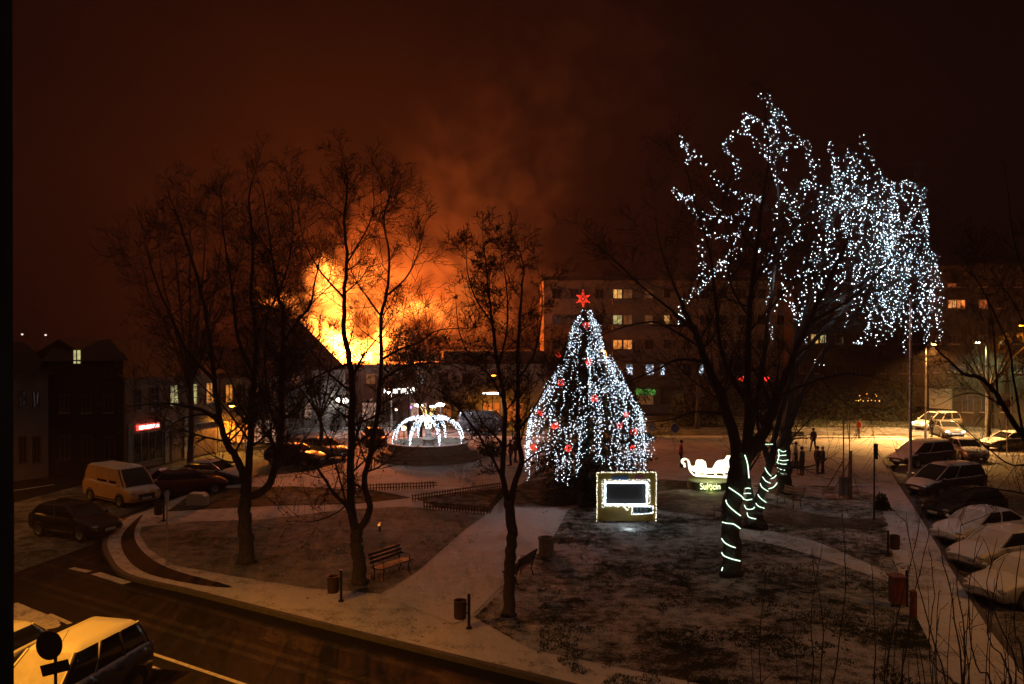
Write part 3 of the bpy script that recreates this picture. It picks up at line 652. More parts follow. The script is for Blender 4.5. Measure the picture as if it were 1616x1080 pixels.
# ------------------------------------------------------------------ christmas tree
CD = 44.0; cxp = 925
ct = empty('christmas_tree', P(925, 787) * 1); CD = ct.location.y; tag(ct, 'tall christmas tree covered in white lights behind the yellow photo frame', 'christmas tree')
k_ = CD / F; o0 = Vector(ct.location); zpx = lambda py: H - (py - YH) * k_
prof = [(485, 3), (500, 12), (520, 22), (545, 28), (562, 33), (585, 50), (605, 58), (630, 74), (655, 86), (680, 90), (710, 92), (740, 96), (765, 90), (783, 60)]
def rad_at(py):
    for (a, ra), (b_, rb) in zip(prof, prof[1:]):
        if a <= py <= b_: return (ra + (rb - ra) * (py - a) / (b_ - a)) * k_
    return prof[-1][1] * k_ if py > 783 else 2 * k_
tcx = at(925, 600, CD).x
b = MB(); b.tube([(tcx - o0.x, 0, -.1), (tcx - o0.x, 0, 4), (tcx - o0.x, 0, zpx(486))], [.22, .15, .02], 10); b.build('trunk', M['bark2'], ct)
b = MB(); rr = random.Random(3)
for i in range(820):
    py = 488 + (783 - 488) * (rr.random() ** .8); r = rad_at(min(py + 6, 783)) * rr.uniform(.8, 1.08); a = rr.uniform(0, 2 * math.pi); z = zpx(py)
    n_ = max(3, int(r / .28)); dirv = Vector((math.cos(a), math.sin(a), 0)); side = Vector((-dirv.y, dirv.x, 0))
    p0 = Vector((tcx - o0.x, 0, z + r * .22))
    for j in range(n_ * 7):
        u = (rr.random()) ** .6; q = p0 + dirv * r * u + Vector((0, 0, -r * .42 * u * u + .08 * math.sin(u * 6)))
        s = .12 + .1 * rr.random(); ang = (dirv * rr.uniform(.2, 1) + side * rr.uniform(-1, 1) + Vector((0, 0, rr.uniform(-.5, .2)))).normalized(); w2 = ang.cross(Vector((0, 0, 1))).normalized() * .04
        q = q + side * rr.uniform(-.18, .18) * u + Vector((0, 0, rr.uniform(-.1, .04)))
        b.add([q - w2, q + ang * s - w2 * .4, q + ang * s + w2 * .4, q + w2], [(0, 1, 2, 3)])
# extra sweeping branches low on the right
for bx, by, bl in ((1000, 700, 30), (1012, 722, 26), (1005, 745, 30), (985, 690, 40), (1018, 690, 18)):
    c = at(bx, by, CD) - o0
    for j in range(330):
        v = rand_unit(rr); q = c + Vector((v.x * bl, v.y * bl * .7, v.z * 9)) * k_ * rr.random() ** .5; ang = (rand_unit(rr) + Vector((.5, 0, -.3))).normalized(); s = .15; w2 = ang.orthogonal().normalized() * .022
        b.add([q - w2, q + ang * s - w2 * .4, q + ang * s + w2 * .4, q + w2], [(0, 1, 2, 3)])
b.build('foliage', M['needle'], ct)

def string_obj(pts, spacing, label, group, lm='led', r=.026, jit=.05, cat='light string', rr=rr, droop=0, name='light_string', parent=None, wire=True, rv=(.55, 1.15)):
    pts = [Vector(p) for p in pts]; o0 = pts[0].copy(); e = None
    if parent is None:
        e = empty(name, o0); tag(e, label, cat, group)
    else: o0 = Vector((0, 0, 0))
    b = MB(); wv = [pts[0] - o0]; acc = 0
    for i in range(len(pts) - 1):
        a, c = pts[i], pts[i + 1]; ln = (c - a).length; k = max(1, round(ln / spacing))
        for j in range(k):
            p = a.lerp(c, (j + rr.uniform(.1, .9)) / k) + rand_unit(rr) * jit
            b.octa(p - o0, r * (rr.uniform(.5 * (rv[0] + rv[1]), rv[1]) if rr.random() < .3 else rr.uniform(rv[0], .5 * (rv[0] + rv[1]))))
        wv.append(c - o0)
    b.build('bulbs', M[lm], e or parent)
    if wire:
        wb = MB(); wb.tube(wv, .005, 3, caps=False); wb.build('wire', M['wire'], e or parent)
    return e
G1 = 'white light strings hung down the christmas tree'
i = 0
def surf(a, py, k=1.0):
    r = rad_at(py) * k; return Vector((tcx + r * math.cos(a), CD + r * math.sin(a), zpx(py)))
for i in range(100):
    a = -math.pi * rr.uniform(.0, 1.0) if i % 6 else rr.uniform(0, math.pi)
    y0 = rr.choice([490, 500, 520, 545, 565, 585, 600, 620, 640, 655, 670]); y1 = min(762, y0 + rr.uniform(55, 120)) if y0 > 560 else y0 + rr.uniform(40, 90)
    if y1 > 700: y1 = rr.uniform(705, 755)
    pts = []; m = 7; aa = a
    for j in range(m):
        u = j / (m - 1); py = y0 + (y1 - y0) * u
        k = 1.02 if u < .35 else 1.02 - .0 * u
        pp = surf(aa, min(py, y0 + (y1 - y0) * (.35 + .3 * u)), 1.03); pts.append(Vector((pp.x, pp.y, zpx(py)))); aa += rr.uniform(-.04, .04)
    string_obj(pts, .085, 'string of white fairy lights hanging down the christmas tree', G1, r=.0165, jit=.075)
for i, (y0, lb) in enumerate(((500, 'topmost garland of white lights slanting round the christmas tree tip'), (548, 'garland of white lights round the narrow upper christmas tree'), (590, 'garland of white lights over the shoulders of the christmas tree'), (640, 'garland of white lights round the middle of the christmas tree'), (690, 'lowest garland of white lights round the christmas tree skirt'))):
    pts = [surf(-math.pi * (1 - j / 16), y0 + 26 * abs(math.sin(j * .8)) + 6 * rr.random(), 1.04) for j in range(17)]
    string_obj(pts, .085, lb, None, r=.0165, jit=.14)
for pix, lb in (([(985, 690), (1010, 697), (1030, 690), (1031, 712), (1029, 722)], 'light string drooping off the far right branch of the christmas tree'), ([(1000, 690), (1015, 712), (1012, 730)], 'short light string under the right red ball of the christmas tree'), ([(958, 700), (985, 706), (1002, 728), (1000, 742)], 'light string trailing to the photo frame top from the christmas tree'), ([(985, 712), (988, 728), (982, 742)], 'hanging light string nearest above the photo frame corner')):
    pts = [at(a, c, CD - 2.4) for a, c in pix]; string_obj(pts, .10, lb, None, r=.0165, jit=.08)
# red balls of light
for i, ((px, py), lb) in enumerate(zip([(925, 514), (881, 560), (929, 571), (885, 604), (938, 629), (876, 673), (979, 672), (1000, 682), (842, 707), (897, 708), (852, 653), (999, 707), (988, 654)],
    ['red light ball near the very tip of the christmas tree', 'small red light ball on the left edge of the upper christmas tree', 'red light ball in the middle of the upper christmas tree', 'red light ball on the left shoulder of the christmas tree', 'bright red light ball at the centre of the christmas tree', 'red light ball left of centre on the lower christmas tree', 'large red light ball, left one of the pair at lower right', 'large red light ball, right one of the pair at lower right', 'red light ball at the lowest left edge of the christmas tree', 'red light ball low on the christmas tree above the dark skirt', 'faint red light ball at the left edge of the middle christmas tree', 'faint red light ball below the lower right pair', 'faint red light ball just above the lower right pair'])):
    rb = abs((px - 925) * k_); rs = rad_at(py); dy = -math.sqrt(max(rs * rs - rb * rb, .04)) - .12
    p = Vector((at(px, py, CD).x, CD + dy, zpx(py))); f_ = (CD + dy) / CD; p.x *= f_; p.z = H - (py - YH) / F * (CD + dy)
    R_ = .14 if 'faint' in lb or 'small' in lb else .19
    e = empty('light_ball', p); tag(e, lb, 'ornament', 'red light balls on the christmas tree')
    bb = MB()
    for q in range(3):
        c = [Vector((math.cos(t_ * math.pi / 6) * R_, 0, math.sin(t_ * math.pi / 6) * R_)) for t_ in range(13)]; Mx = Matrix.Rotation(q * math.pi / 3, 3, 'Z'); bb.tube([Mx @ v for v in c], .006, 4, caps=False)
    bb.build('wire_frame', M['dkmetal'], e); bb = MB()
    for q in range(95 if R_ > .2 else 40):
        v = rand_unit(rr) * R_ * rr.uniform(.7, 1); bb.octa(v, .024)
    bb.build('bulbs', M['led_r'], e)
# star
st = empty('star', at(920, 472, CD)); tag(st, 'red six pointed light star on top of the christmas tree', 'star'); bb = MB(); out = []
for i in range(12):
    a = math.pi / 2 + i * math.pi / 6; r = (.47 if i % 6 == 0 else .38) if i % 2 == 0 else .15; out.append(Vector((math.cos(a) * r, 0, math.sin(a) * r)))
bb.tube(out + [out[0]], .018, 5); bb.tube([(0, 0, -.9), (0, 0, -.4)], .025, 5); bb.build('frame', M['dkmetal'], st); bb = MB()
for i in range(12):
    a, c = out[i], out[(i + 1) % 12]
    for j in range(4): bb.octa(a.lerp(c, j / 4) + Vector((0, -.04, 0)), .03)
    if i % 2 == 0:
        for j in range(3): bb.octa(a * (j / 4 + .1) + Vector((0, -.04, 0)), .026)
bb.build('bulbs', M['led_r'], st)
for (px, py, pw) in ((925, 560, 5), (900, 650, 9), (960, 650, 9), (925, 700, 10)):
    lights_glow('tree_glow', (.75, .9, 1), pw, Vector((at(px, py, CD).x, CD - rad_at(py) - .6, zpx(py))) - o0, ct)

# ------------------------------------------------------------------ lit tree crown
zt = lambda x, y: (1040 + x / 2.4, 130 + y / 2.4)
crown = [
 ([(80, 210), (92, 250), (105, 290), (112, 320)], 'short light string at the far left tip of the lit crown'),
 ([(90, 230), (150, 290), (200, 340), (240, 400), (300, 430), (400, 435)], 'long light string sweeping in from the upper left tip of the lit crown'),
 ([(58, 395), (70, 435), (120, 430), (150, 490), (190, 515), (260, 520), (320, 490), (350, 450), (395, 440)], 'light string along the middle left bough of the lit crown'),
 ([(60, 430), (110, 460), (150, 530), (200, 575), (260, 590), (310, 560), (330, 500), (330, 460)], 'light string drooping in a bow under the middle left bough'),
 ([(330, 520), (300, 600), (270, 650), (220, 700), (150, 780), (90, 840), (85, 915)], 'light string running down left to the low bough tip'),
 ([(310, 640), (260, 680), (210, 720), (160, 770), (120, 810)], 'second light string running down beside the low left bough'),
 ([(250, 235), (262, 270), (290, 300), (298, 375)], 'short hanging light string left of the crown top'),
 ([(250, 240), (280, 205), (300, 190), (335, 182), (320, 130)], 'light string arching up to the left shoulder of the crown top'),
 ([(320, 130), (330, 180), (370, 240), (430, 320), (455, 380), (480, 430), (488, 560), (465, 700), (490, 830), (545, 920), (548, 990)], 'longest light string running from the crown top down to the lowest point'),
 ([(320, 130), (370, 145), (420, 160), (460, 100)], 'light string slung between the two highest twigs'),
 ([(385, 62), (400, 48), (422, 95), (440, 160), (450, 240), (472, 270), (480, 330)], 'light string falling from the very top of the lit crown'),
 ([(440, 110), (430, 180), (420, 250), (440, 320)], 'bright light string close to the main upright stem'),
 ([(410, 170), (408, 240), (420, 300)], 'thin light string left of the main upright stem'),
 ([(460, 120), (480, 170), (520, 210), (560, 230), (568, 290), (590, 330)], 'light string stepping down right from the crown top'),
 ([(470, 240), (520, 240), (555, 222)], 'small cross light string below the crown top'),
 ([(545, 380), (600, 400), (650, 450), (720, 465), (790, 440)], 'bright light string along the central right bough'),
 ([(480, 440), (440, 460), (445, 560), (450, 640), (400, 680), (420, 760), (415, 880), (418, 990)], 'light string down the centre of the crown, left strand'),
 ([(500, 440), (510, 520), (530, 600), (560, 680), (550, 780), (545, 900)], 'light string down the centre of the crown, right strand'),
 ([(345, 545), (370, 590), (375, 650), (440, 690)], 'light string hanging free between the boughs'),
 ([(150, 600), (165, 660), (155, 750)], 'thin short light string hanging at far lower left'),
 ([(260, 700), (255, 790)], 'stubby light string dangling under the low left bough'),
 ([(205, 440), (215, 480), (250, 500), (270, 530)], 'small knot of lights in the middle left bough'),
 ([(768, 205), (780, 260), (810, 300), (830, 350), (880, 390), (940, 380)], 'light string dropping from the highest right twig'),
 ([(650, 220), (645, 270), (690, 290), (720, 260), (745, 300)], 'light string around the upper middle right twigs'),
 ([(935, 375), (980, 400), (1005, 410), (990, 470), (1015, 520), (1010, 600), (1040, 660), (1060, 740), (1068, 800), (1060, 990)], 'outermost right light string of the lit crown'),
 ([(1000, 640), (990, 760), (1025, 800), (1020, 900), (1012, 985)], 'long hanging light string second from the right edge'),
 ([(735, 1000), (790, 960), (800, 900), (780, 860)], 'light string curling up at the bottom right of the crown'),
]
for pix, lb in crown:
    pp = smooth_line([Vector((*zt(*q), 0)) for q in pix], 3); d0 = rr.uniform(33, 37); pts = [at(q.x, q.y, d0 + .5 * math.sin(i * .5) + .02 * (q.x - 1065)) for i, q in enumerate(pp)]
    string_obj(pts, .10, lb, None, r=.019, jit=.16, rv=(.4, 1.4))
top = [(540, 400), (580, 320), (640, 260), (700, 280), (780, 260), (830, 350), (900, 390), (950, 375), (1000, 420), (1030, 520), (1060, 700)]
bot = [(540, 940), (620, 930), (740, 860), (800, 930), (880, 1050), (960, 1035), (1010, 1000), (1060, 950)]
def interp(tb, x):
    for (a, ya), (b_, yb) in zip(tb, tb[1:]):
        if a <= x <= b_: return ya + (yb - ya) * (x - a) / (b_ - a)
    return tb[-1][1] if x > tb[-1][0] else tb[0][1]
G2 = 'white light strings hanging in the dense right side of the tree crown'
for i in range(150):
    x = rr.choice([rr.uniform(545, 1060), rr.uniform(560, 1060), rr.gauss(900, 70), rr.gauss(800, 130)]); x = max(545, min(1060, x)); yt, yb = interp(top, x), interp(bot, x)
    y0 = yt + (yb - yt) * (rr.random() ** 1.3) * .75; ln = rr.uniform(60, 260); y1 = min(yb, y0 + ln); pix = []; slant = rr.choice([0, 0, -.35, -.6, .2]); m = max(3, int((y1 - y0) / 28)); d0 = rr.uniform(34, 42)
    xx = x; amp = rr.uniform(4, 14)
    for j in range(m + 1):
        u = j / m; yy = y0 + (y1 - y0) * u; xx += rr.uniform(-amp, amp) + slant * (y1 - y0) / m; pix.append((xx, yy))
    pts = [at(*zt(*q), d0 + .3 * rr.uniform(-1, 1)) for q in pix]
    string_obj(pts, .165, 'string of white lights dangling in the dense right part of the lit crown', G2, r=.021, jit=.15, rv=(.4, 1.35))
for (px, py, pw) in ((1120, 330, 8), (1220, 300, 12), (1230, 440, 12), (1330, 360, 18), (1400, 420, 30), (1440, 480, 20), (1330, 480, 16)):
    lights_glow('crown_glow', (.72, .88, 1), pw, at(px, py, 37), treeA).matrix_parent_inverse = Matrix.Translation(-Vector(treeA.location))

# rope lights round the trunks
def rope(label, pieces, d, r=.017):
    p0 = at(*pieces[0][0][:2], d); e = empty('rope_light', p0); tag(e, label, 'rope light', 'rope lights wound round the tree trunks')
    for pc in pieces:
        b = MB(); pts = smooth_line([at(a, c, dd if False else d - (q3[0] if q3 else 0)) for (a, c, *q3) in pc], 4); b.tube([p - p0 for p in pts], r, 6); b.build('rope_turn', M['rope'], e, True)
    return e
zr = lambda *pts: [(1040 + a / 2.7, 540 + c / 2.7, *q) for a, c, *q in pts]
D = .42
rope('rope light spiralling up the front tree trunk', [zr((268, 975, .2), (272, 962, .36)), zr((268, 898, .22), (278, 912, .36), (310, 925, .40), (347, 934, .26)), zr((268, 838, .22), (280, 855, .36), (310, 872, .40), (346, 881, .26)), zr((270, 768, .22), (290, 773, .36), (320, 777, .40), (347, 796, .26)), zr((286, 674, .22), (292, 692, .36), (318, 718, .40), (349, 741, .26)), zr((298, 620, .22), (320, 635, .35), (345, 652, .40), (362, 668, .26)), zr((366, 482, .2), (378, 520, .35), (384, 580, .2))], 29.6)
rope('rope light on the thin left stem of the second trunk', [zr((368, 625, .1), (380, 623, .2), (390, 625, .1)), zr((362, 647, .1), (378, 645, .2), (392, 646, .1)), zr((358, 668, .1), (375, 674, .25), (398, 670, .1)), zr((364, 695, .1), (375, 712, .25), (400, 712, .3), (409, 702, .1)), zr((376, 728, .1), (382, 745, .3), (410, 754, .4), (444, 754, .1))], 37)
rope('rope light spiralling up the slanting right stem of the second trunk', [zr((452, 536, .1), (462, 555, .3), (478, 572, .1)), zr((442, 575, .1), (455, 592, .3), (475, 602, .1)), zr((432, 603, .1), (440, 620, .3), (466, 637, .1)), zr((422, 650, .1), (432, 665, .3), (457, 684, .1)), zr((414, 688, .1), (424, 700, .3), (450, 709, .1)), zr((478, 583, .1), (492, 577, .25), (500, 568, .1)), zr((468, 626, .1), (490, 618, .25), (504, 600, .1)), zr((447, 436, .2), (485, 436, .2))], 37)
rope('rope light in tight rings round the third trunk', [zr((510, 458, .3), (530, 468, .45), (549, 460, .3)), zr((506, 485, .3), (530, 483, .45), (550, 481, .3)), zr((505, 500, .3), (528, 506, .45), (552, 503, .3)), zr((505, 515, .3), (528, 521, .45), (553, 520, .3)), zr((504, 534, .3), (524, 545, .45), (555, 546, .3)), zr((505, 552, .3), (530, 562, .45), (558, 566, .3)), zr((508, 460, .3), (512, 485, .4), (503, 515, .3))], 45)
# ------------------------------------------------------------------ buildings
M['glass_dark'] = mat('dark_glass', (.02, .022, .025), .12, spec=.6)
M['frame_w'] = mat('white_frame', (.2, .18, .16), .5, var=.1)
M['roof'] = mat('roof_tiles', (.025, .017, .015), .8, var=.4, scale=6, bump=.3)
M['plaster_a'] = mat('pale_plaster', (.26, .22, .20), .9, var=.18, scale=1.2, bump=.15, bscale=30)
M['plaster_b'] = mat('grey_plaster', (.16, .14, .13), .9, var=.2, scale=1.0, bump=.15, bscale=30)
M['plaster_c'] = mat('ochre_plaster', (.20, .14, .10), .9, var=.18, scale=.8, bump=.15, bscale=30)
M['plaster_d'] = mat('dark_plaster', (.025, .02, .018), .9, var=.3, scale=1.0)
M['shutter'] = mat('brown_shutter', (.10, .055, .03), .7, var=.3, scale=5)
def lit(name, c, s):
    m = emat(name, c, s); t = m.node_tree; bs = t.nodes['Principled BSDF']
    g = N(t, 'ShaderNodeTexCoord'); nz = N(t, 'ShaderNodeTexNoise'); nz.inputs['Scale'].default_value = 2.2; nz.inputs['Detail'].default_value = 5; L(t, g.outputs['Object'], nz.inputs['Vector'])
    mr = N(t, 'ShaderNodeMapRange'); L(t, nz.outputs['Fac'], mr.inputs['Value']); mr.inputs['From Min'].default_value = .35; mr.inputs['From Max'].default_value = .65; mr.inputs['To Min'].default_value = s * .25; mr.inputs['To Max'].default_value = s * 1.3
    L(t, mr.outputs[0], bs.inputs['Emission Strength']); return m
LIT = {'y': lit('lit_room_yellow', (1, .52, .14), .75), 'o': lit('lit_room_orange', (1, .34, .07), .9), 'g': lit('lit_room_greenish', (.85, .8, .32), .6), 'w': lit('lit_room_white', (1, .82, .6), .8), 'd': lit('dim_room', (.6, .28, .1), .12), 'b': lit('blue_lights_room', (.45, .6, .8), .12), 'gr': lit('green_garland', (.2, .6, .12), .35), 'sg': lit('shop_glow', (.9, .55, .4), .35), 'amb': lit('amber_shop', (1, .36, .05), .7)}
class Facade:
    def __init__(s, name, label, A, B, h, depth, wallm, zb=-.12, cat='building', eave=.0, group=None):
        A = Vector((A[0], A[1], zb)); B = Vector((B[0], B[1], zb)); s.e = empty(name, A); tag(s.e, label, cat, group)
        s.u = (B - A); s.len = s.u.length; s.u.normalize(); ang = math.atan2(s.u.y, s.u.x); s.e.rotation_euler = (0, 0, ang); s.h = h; s.depth = depth
        b = MB(); b.box(0, s.len, 0, depth, 0, h); s.wall = b.build('wall', wallm, s.e)
    def window(s, u0, u1, z0, z1, pane='glass_dark', bars=(1, 0), fr=.06, framem='frame_w', sill=True, name='window'):
        if pane == 'glass_dark' and name == 'window': framem = 'shutter'
        b = MB(); y0, y1 = -.07, .0
        b.box(u0 - fr, u1 + fr, y0, -.003, z0 - fr, z0); b.box(u0 - fr, u1 + fr, y0, -.003, z1, z1 + fr); b.box(u0 - fr, u0, y0, -.003, z0, z1); b.box(u1, u1 + fr, y0, -.003, z0, z1)
        for i in range(bars[0]): x = u0 + (u1 - u0) * (i + 1) / (bars[0] + 1); b.box(x - .03, x + .03, y0 + .01, -.031, z0, z1)
        for i in range(bars[1]): z = z0 + (z1 - z0) * (i + 1) / (bars[1] + 1); b.box(u0, u1, y0 + .015, -.031, z - .025, z + .025)
        o = b.build(name, M[framem], s.e)
        b = MB(); b.box(u0 + .002, u1 - .002, -.028, -.012, z0 + .002, z1 - .002); b.build('pane', LIT[pane] if pane in LIT else M[pane], o)
        if sill: b = MB(); b.box(u0 - .12, u1 + .12, -.18, -.004, z0 - fr - .07, z0 - fr - .003); b.build('sill', M['frame_w'], o)
        return o
    def part(s, name, m, *boxes):
        b = MB()
        for q in boxes: b.box(*q)
        return b.build(name, m, s.e)
    def roof(s, rise, over=.4, m='roof', ridge=.5, hip=0):
        L_, d, h = s.len, s.depth, s.h; b = MB()
        v = [(-over, -over, h + .01), (L_ + over, -over, h + .01), (L_ + over, d + over, h + .01), (-over, d + over, h + .01), (-over + hip, d * ridge, h + rise), (L_ + over - hip, d * ridge, h + rise)]
        b.add(v, [(0, 1, 5, 4), (2, 3, 4, 5), (0, 4, 3), (1, 2, 5), (3, 2, 1, 0)]); return b.build('roof', M[m], s.e)
def pxu(fc, px, A, B):   # ray at column px -> distance along facade
    A = Vector(A[:2]); B = Vector(B[:2]); k = (px - CX) / F; d = B - A   # x = k*y
    t = (k * A.y - A.x) / (d.x - k * d.y); return t * d.length
def zpy(py, d): return H - (py - YH) / F * d + .12
def W(fc, A, B, px0, px1, py0, py1, **k):
    u0, u1 = pxu(fc, px0, A, B), pxu(fc, px1, A, B); um = (u0 + u1) / 2; a = Vector(A[:2]); q = a + (Vector(B[:2]) - a).normalized() * um
    return u0, u1, zpy(py1, q.y), zpy(py0, q.y)
def Wn(fc, A, B, px0, px1, py0, py1, *a, **k): return fc.window(*W(fc, A, B, px0, px1, py0, py1), *a, **k)
# burning hall
A, B = P(512, 668, -.12), P(862, 664, -.12); A.z = B.z = 0
hall = Facade('burning_hall', 'burning pale shop hall with fire bursting through its roof', A, B, 5.95, 14, M['plaster_a'])
hl = hall.len
hall.part('cornice', M['plaster_b'], (-.15, hl + .1, -.22, -.003, 5.6, 5.98))
hall.part('roof', M['roof'], (pxu(0, 700, A, B), hl, 1, 13.5, 5.96, 7.3))
for i, px in enumerate((528, 566, 604, 642, 680, 718, 756, 794, 832)):
    u = pxu(0, px, A, B); o = hall.part('pilaster', M['plaster_b'], (u - .2, u + .2, -.14, -.003, 0, 5.58))
for a_, b_, kind in ((534, 560, 'sg'), (572, 598, 'sg'), (610, 636, 'glass_dark'), (648, 674, 'sg'), (686, 712, 'd'), (724, 750, 'glass_dark'), (762, 788, 'd'), (800, 826, 'd')):
    Wn(hall, A, B, a_, b_, 636, 664, kind, bars=(2, 0), sill=False)
for a_, b_ in ((540, 554), (578, 592), (616, 630), (654, 668), (692, 706), (730, 744), (768, 782), (806, 820)):
    Wn(hall, A, B, a_, b_, 590, 606, 'glass_dark' if a_ != 578 else 'd', bars=(1, 0))
d = A.y
# illuminated sign of bright illegible letter boxes on the hall
sg = empty('shop_sign', at(631, 617, d - .45)); tag(sg, 'bright white illuminated shop sign on the burning hall wall', 'sign', None)
b = MB(); b.box(-1.75, 1.75, -.04, .12, -.42, .42); b.build('sign_board', M['plaster_d'], sg)
b = MB()
for x0, x1, z0, z1 in ((-1.6, -1.52, -.25, .25), (-1.52, -1.2, -.05, .05), (-1.2, -1.12, -.25, .25), (-.7, -.35, -.25, .2), (-.3, -.22, -.25, .25), (-.22, .05, .12, .25), (.12, .5, -.25, .22), (.55, .62, -.28, .3), (.75, 1.6, -.3, .34)): b.box(x0, x1, -.1, -.045, z0, z1)
b.build('lettering', emat('sign_white', (1, .93, .86), 3), sg)
sg.rotation_euler = hall.e.rotation_euler
e = empty('light_column', at(552, 652, 78)); tag(e, 'narrow green and blue light strip glowing between the trunks', 'light')
b = MB(); b.box(-.1, .1, -.05, .05, .05, .75); b.build('green_tube', emat('green_neon', (.1, .9, .45), 1.2), e); b = MB(); b.box(-.1, .1, -.05, .05, -.9, .045); b.build('blue_tube', emat('blue_neon', (.15, .45, 1), 1.3), e); b = MB(); b.box(-.14, .14, .055, .12, -2.6, .8); b.build('post', M['dkmetal'], e)
def wall_lamp(px, py, d, label, c, s, w_=.35, h_=.12, pw=0, name='floodlight'):
    e = empty(name, at(px, py, d)); tag(e, label, 'lamp'); b = MB(); b.ball((0, 0, 0), 1, 10, 6, sc3=(w_, .12, h_)); b.build('lamp_glass', emat('lamp_white', c, s), e, True); b = MB(); b.box(-w_, w_, .13, .3, -h_, h_); b.box(-.04, .04, .15, .25, -2.3, -h_ - .002) ; b.build('housing', M['dkmetal'], e)
    if pw: lights_glow('lamp_light', c, pw, (0, -.4, 0), e, .05)
wall_lamp(661, 640, 76, 'bright white floodlight just left of the fountain crown', (.95, .9, .95), 12, .42, .13, 420)
wall_lamp(683, 642, 76, 'middle one of three white floodlights behind the fountain crown', (1, .97, .95), 12, .3, .1)
wall_lamp(695, 639, 75, 'bright white floodlight just right of the fountain crown', (.95, .9, .95), 14, .42, .15, 420)
wall_lamp(648, 643, 77, 'tiny purple light left of the white floodlights', (.35, .12, 1), 6, .12, .12)
wall_lamp(625, 647, 77, 'tiny warm light under the shop sign', (1, .8, .5), 3, .12, .12)
wall_lamp(777, 621, 80, 'long white canopy light right of the hall behind the slender tree', (1, .95, .95), 6, 1.0, .1)
wall_lamp(534, 632, 80, 'bright white light between the trunks left of the shop sign', (1, .95, .85), 6, .3, .25, 200)
wall_lamp(545, 633, 80, 'second white light beside the green strip', (1, .95, .9), 5, .3, .3)
wall_lamp(637, 676, 66, 'warm ground lamp at the left foot of the fountain dome', (1, .75, .4), 12, .2, .2, 70)
wall_lamp(598, 829, 36, 'small orange marker lamp on the lawn behind the second tree', (1, .4, .08), .8, .06, .05)
wall_lamp(1173, 598, 84, 'larger red light sign in the fork of the big dark tree', (1, .04, .02), 3, .45, .25)
wall_lamp(1210, 598, 84, 'smaller red light sign right of the fork of the big dark tree', (1, .04, .02), 2.5, .25, .25)
wall_lamp(35, 528, 140, 'tiny distant white light at far left, first of two', (1, .95, .85), 1.2, .2, .14)
wall_lamp(72, 529, 140, 'tiny distant white light at far left, second of two', (1, .95, .85), 1.2, .2, .14)
# dark gabled neighbour left of the fire
A, B = P(398, 679, -.12), P(545, 674, -.12)
gb = Facade('gabled_building', 'dark gabled building with grey facade left of the flames', A, B, 5.6, 12, M['plaster_b'], group=None)
v = gb.len; b = MB(); b.add([(-.3, -.3, 5.61), (v + .2, -.3, 5.61), (v + .2, 12, 5.61), (-.3, 12, 5.61), (v * .15, 4, 10.9), (v * .52, 4, 10.6)], [(0, 1, 5, 4), (2, 3, 4, 5), (0, 4, 3), (1, 2, 5), (3, 2, 1, 0)]); b.build('roof', M['roof'], gb.e)
rr = random.Random(6)
for i in range(16):
    u_ = i / 15; x_ = v * .52 + (v * .5) * u_; z_ = 10.6 - 4.9 * u_; b = MB(); b.tube([(x_ - .3, 3.6, z_ - .3), (x_ + rr.uniform(.0, .5), 4, z_ + rr.uniform(.2, .9))], [.09, .04], 5); b.build('rafter', M['roof'], gb.e)
for a_, b_ in ((405, 415), (424, 434), (443, 453), (462, 472), (481, 491)):
    Wn(gb, A, B, a_, b_, 588, 606, 'd' if a_ in (424, 462) else 'glass_dark'); Wn(gb, A, B, a_, b_, 636, 660, 'sg' if a_ in (443, 481) else 'glass_dark', sill=False)
# shop building on the left
A, B = P(197, 744, -.12), P(346, 713, -.12)
sb = Facade('shop_building', 'two storey plaster shop house with lit upper windows, left', A, B, 6.0, 10, M['plaster_c']); sb.roof(2.6)
Wn(sb, A, B, 268, 280, 609, 640, 'g', bars=(1, 2)); Wn(sb, A, B, 298, 310, 607, 638, 'g', bars=(1, 2)); Wn(sb, A, B, 325, 336, 605, 636, 'amb', bars=(1, 2))
Wn(sb, A, B, 213, 221, 617, 646, 'glass_dark', bars=(0, 2)); Wn(sb, A, B, 237, 249, 612, 643, 'glass_dark', bars=(1, 2))
Wn(sb, A, B, 210, 255, 682, 727, 'glass_dark', bars=(3, 0), sill=False, name='shop_window')
u = W(sb, A, B, 269, 284, 680, 724); sb.part('door', M['shutter'], (u[0], u[1], -.06, -.003, .05, u[3]))
u = W(sb, A, B, 299, 339, 672, 716); sb.part('garage_door', M['shutter'], (u[0], u[1], -.05, -.003, .05, u[3]))
u = W(sb, A, B, 296, 342, 664, 671); sb.part('awning', M['frame_w'], (u[0], u[1], -.6, -.003, u[3] - .1, u[3]))
for px in (204, 262, 292, 345): u = pxu(0, px, A, B); sb.part('pilaster', M['frame_w'], (u - .2, u + .2, -.1, -.003, 0, 3.1))
q = Vector(A[:2]) + (Vector(B[:2]) - Vector(A[:2])).normalized() * pxu(0, 232, A, B)
ss = empty('shop_sign', (q.x, q.y - .1, zpy(673, q.y) - .12)); ss.rotation_euler = sb.e.rotation_euler; tag(ss, 'glowing red and white illuminated shop sign above the dark shop window', 'sign')
b = MB(); b.box(-1.05, 1.05, -.2, -.06, -.2, .2); b.build('sign_board', emat('sign_red', (1, .10, .06), 1.0), ss)
b = MB(); rs_ = random.Random(9); x = -.92
while x < .9:
    wd = rs_.uniform(.09, .16)
    b.box(x, x + .035, -.235, -.205, -.11, .12)
    if rs_.random() < .7: b.box(x + wd - .04, x + wd, -.235, -.205, -.11, .10)
    b.box(x + .036, x + wd - .041, -.235, -.205, rs_.choice([-.11, .0, .08]), rs_.choice([-.06, .05, .12])) if rs_.random() < 2 else None
    x += wd + .035
b.build('lettering', emat('sign_letters', (1, .86, .8), 3.5), ss)
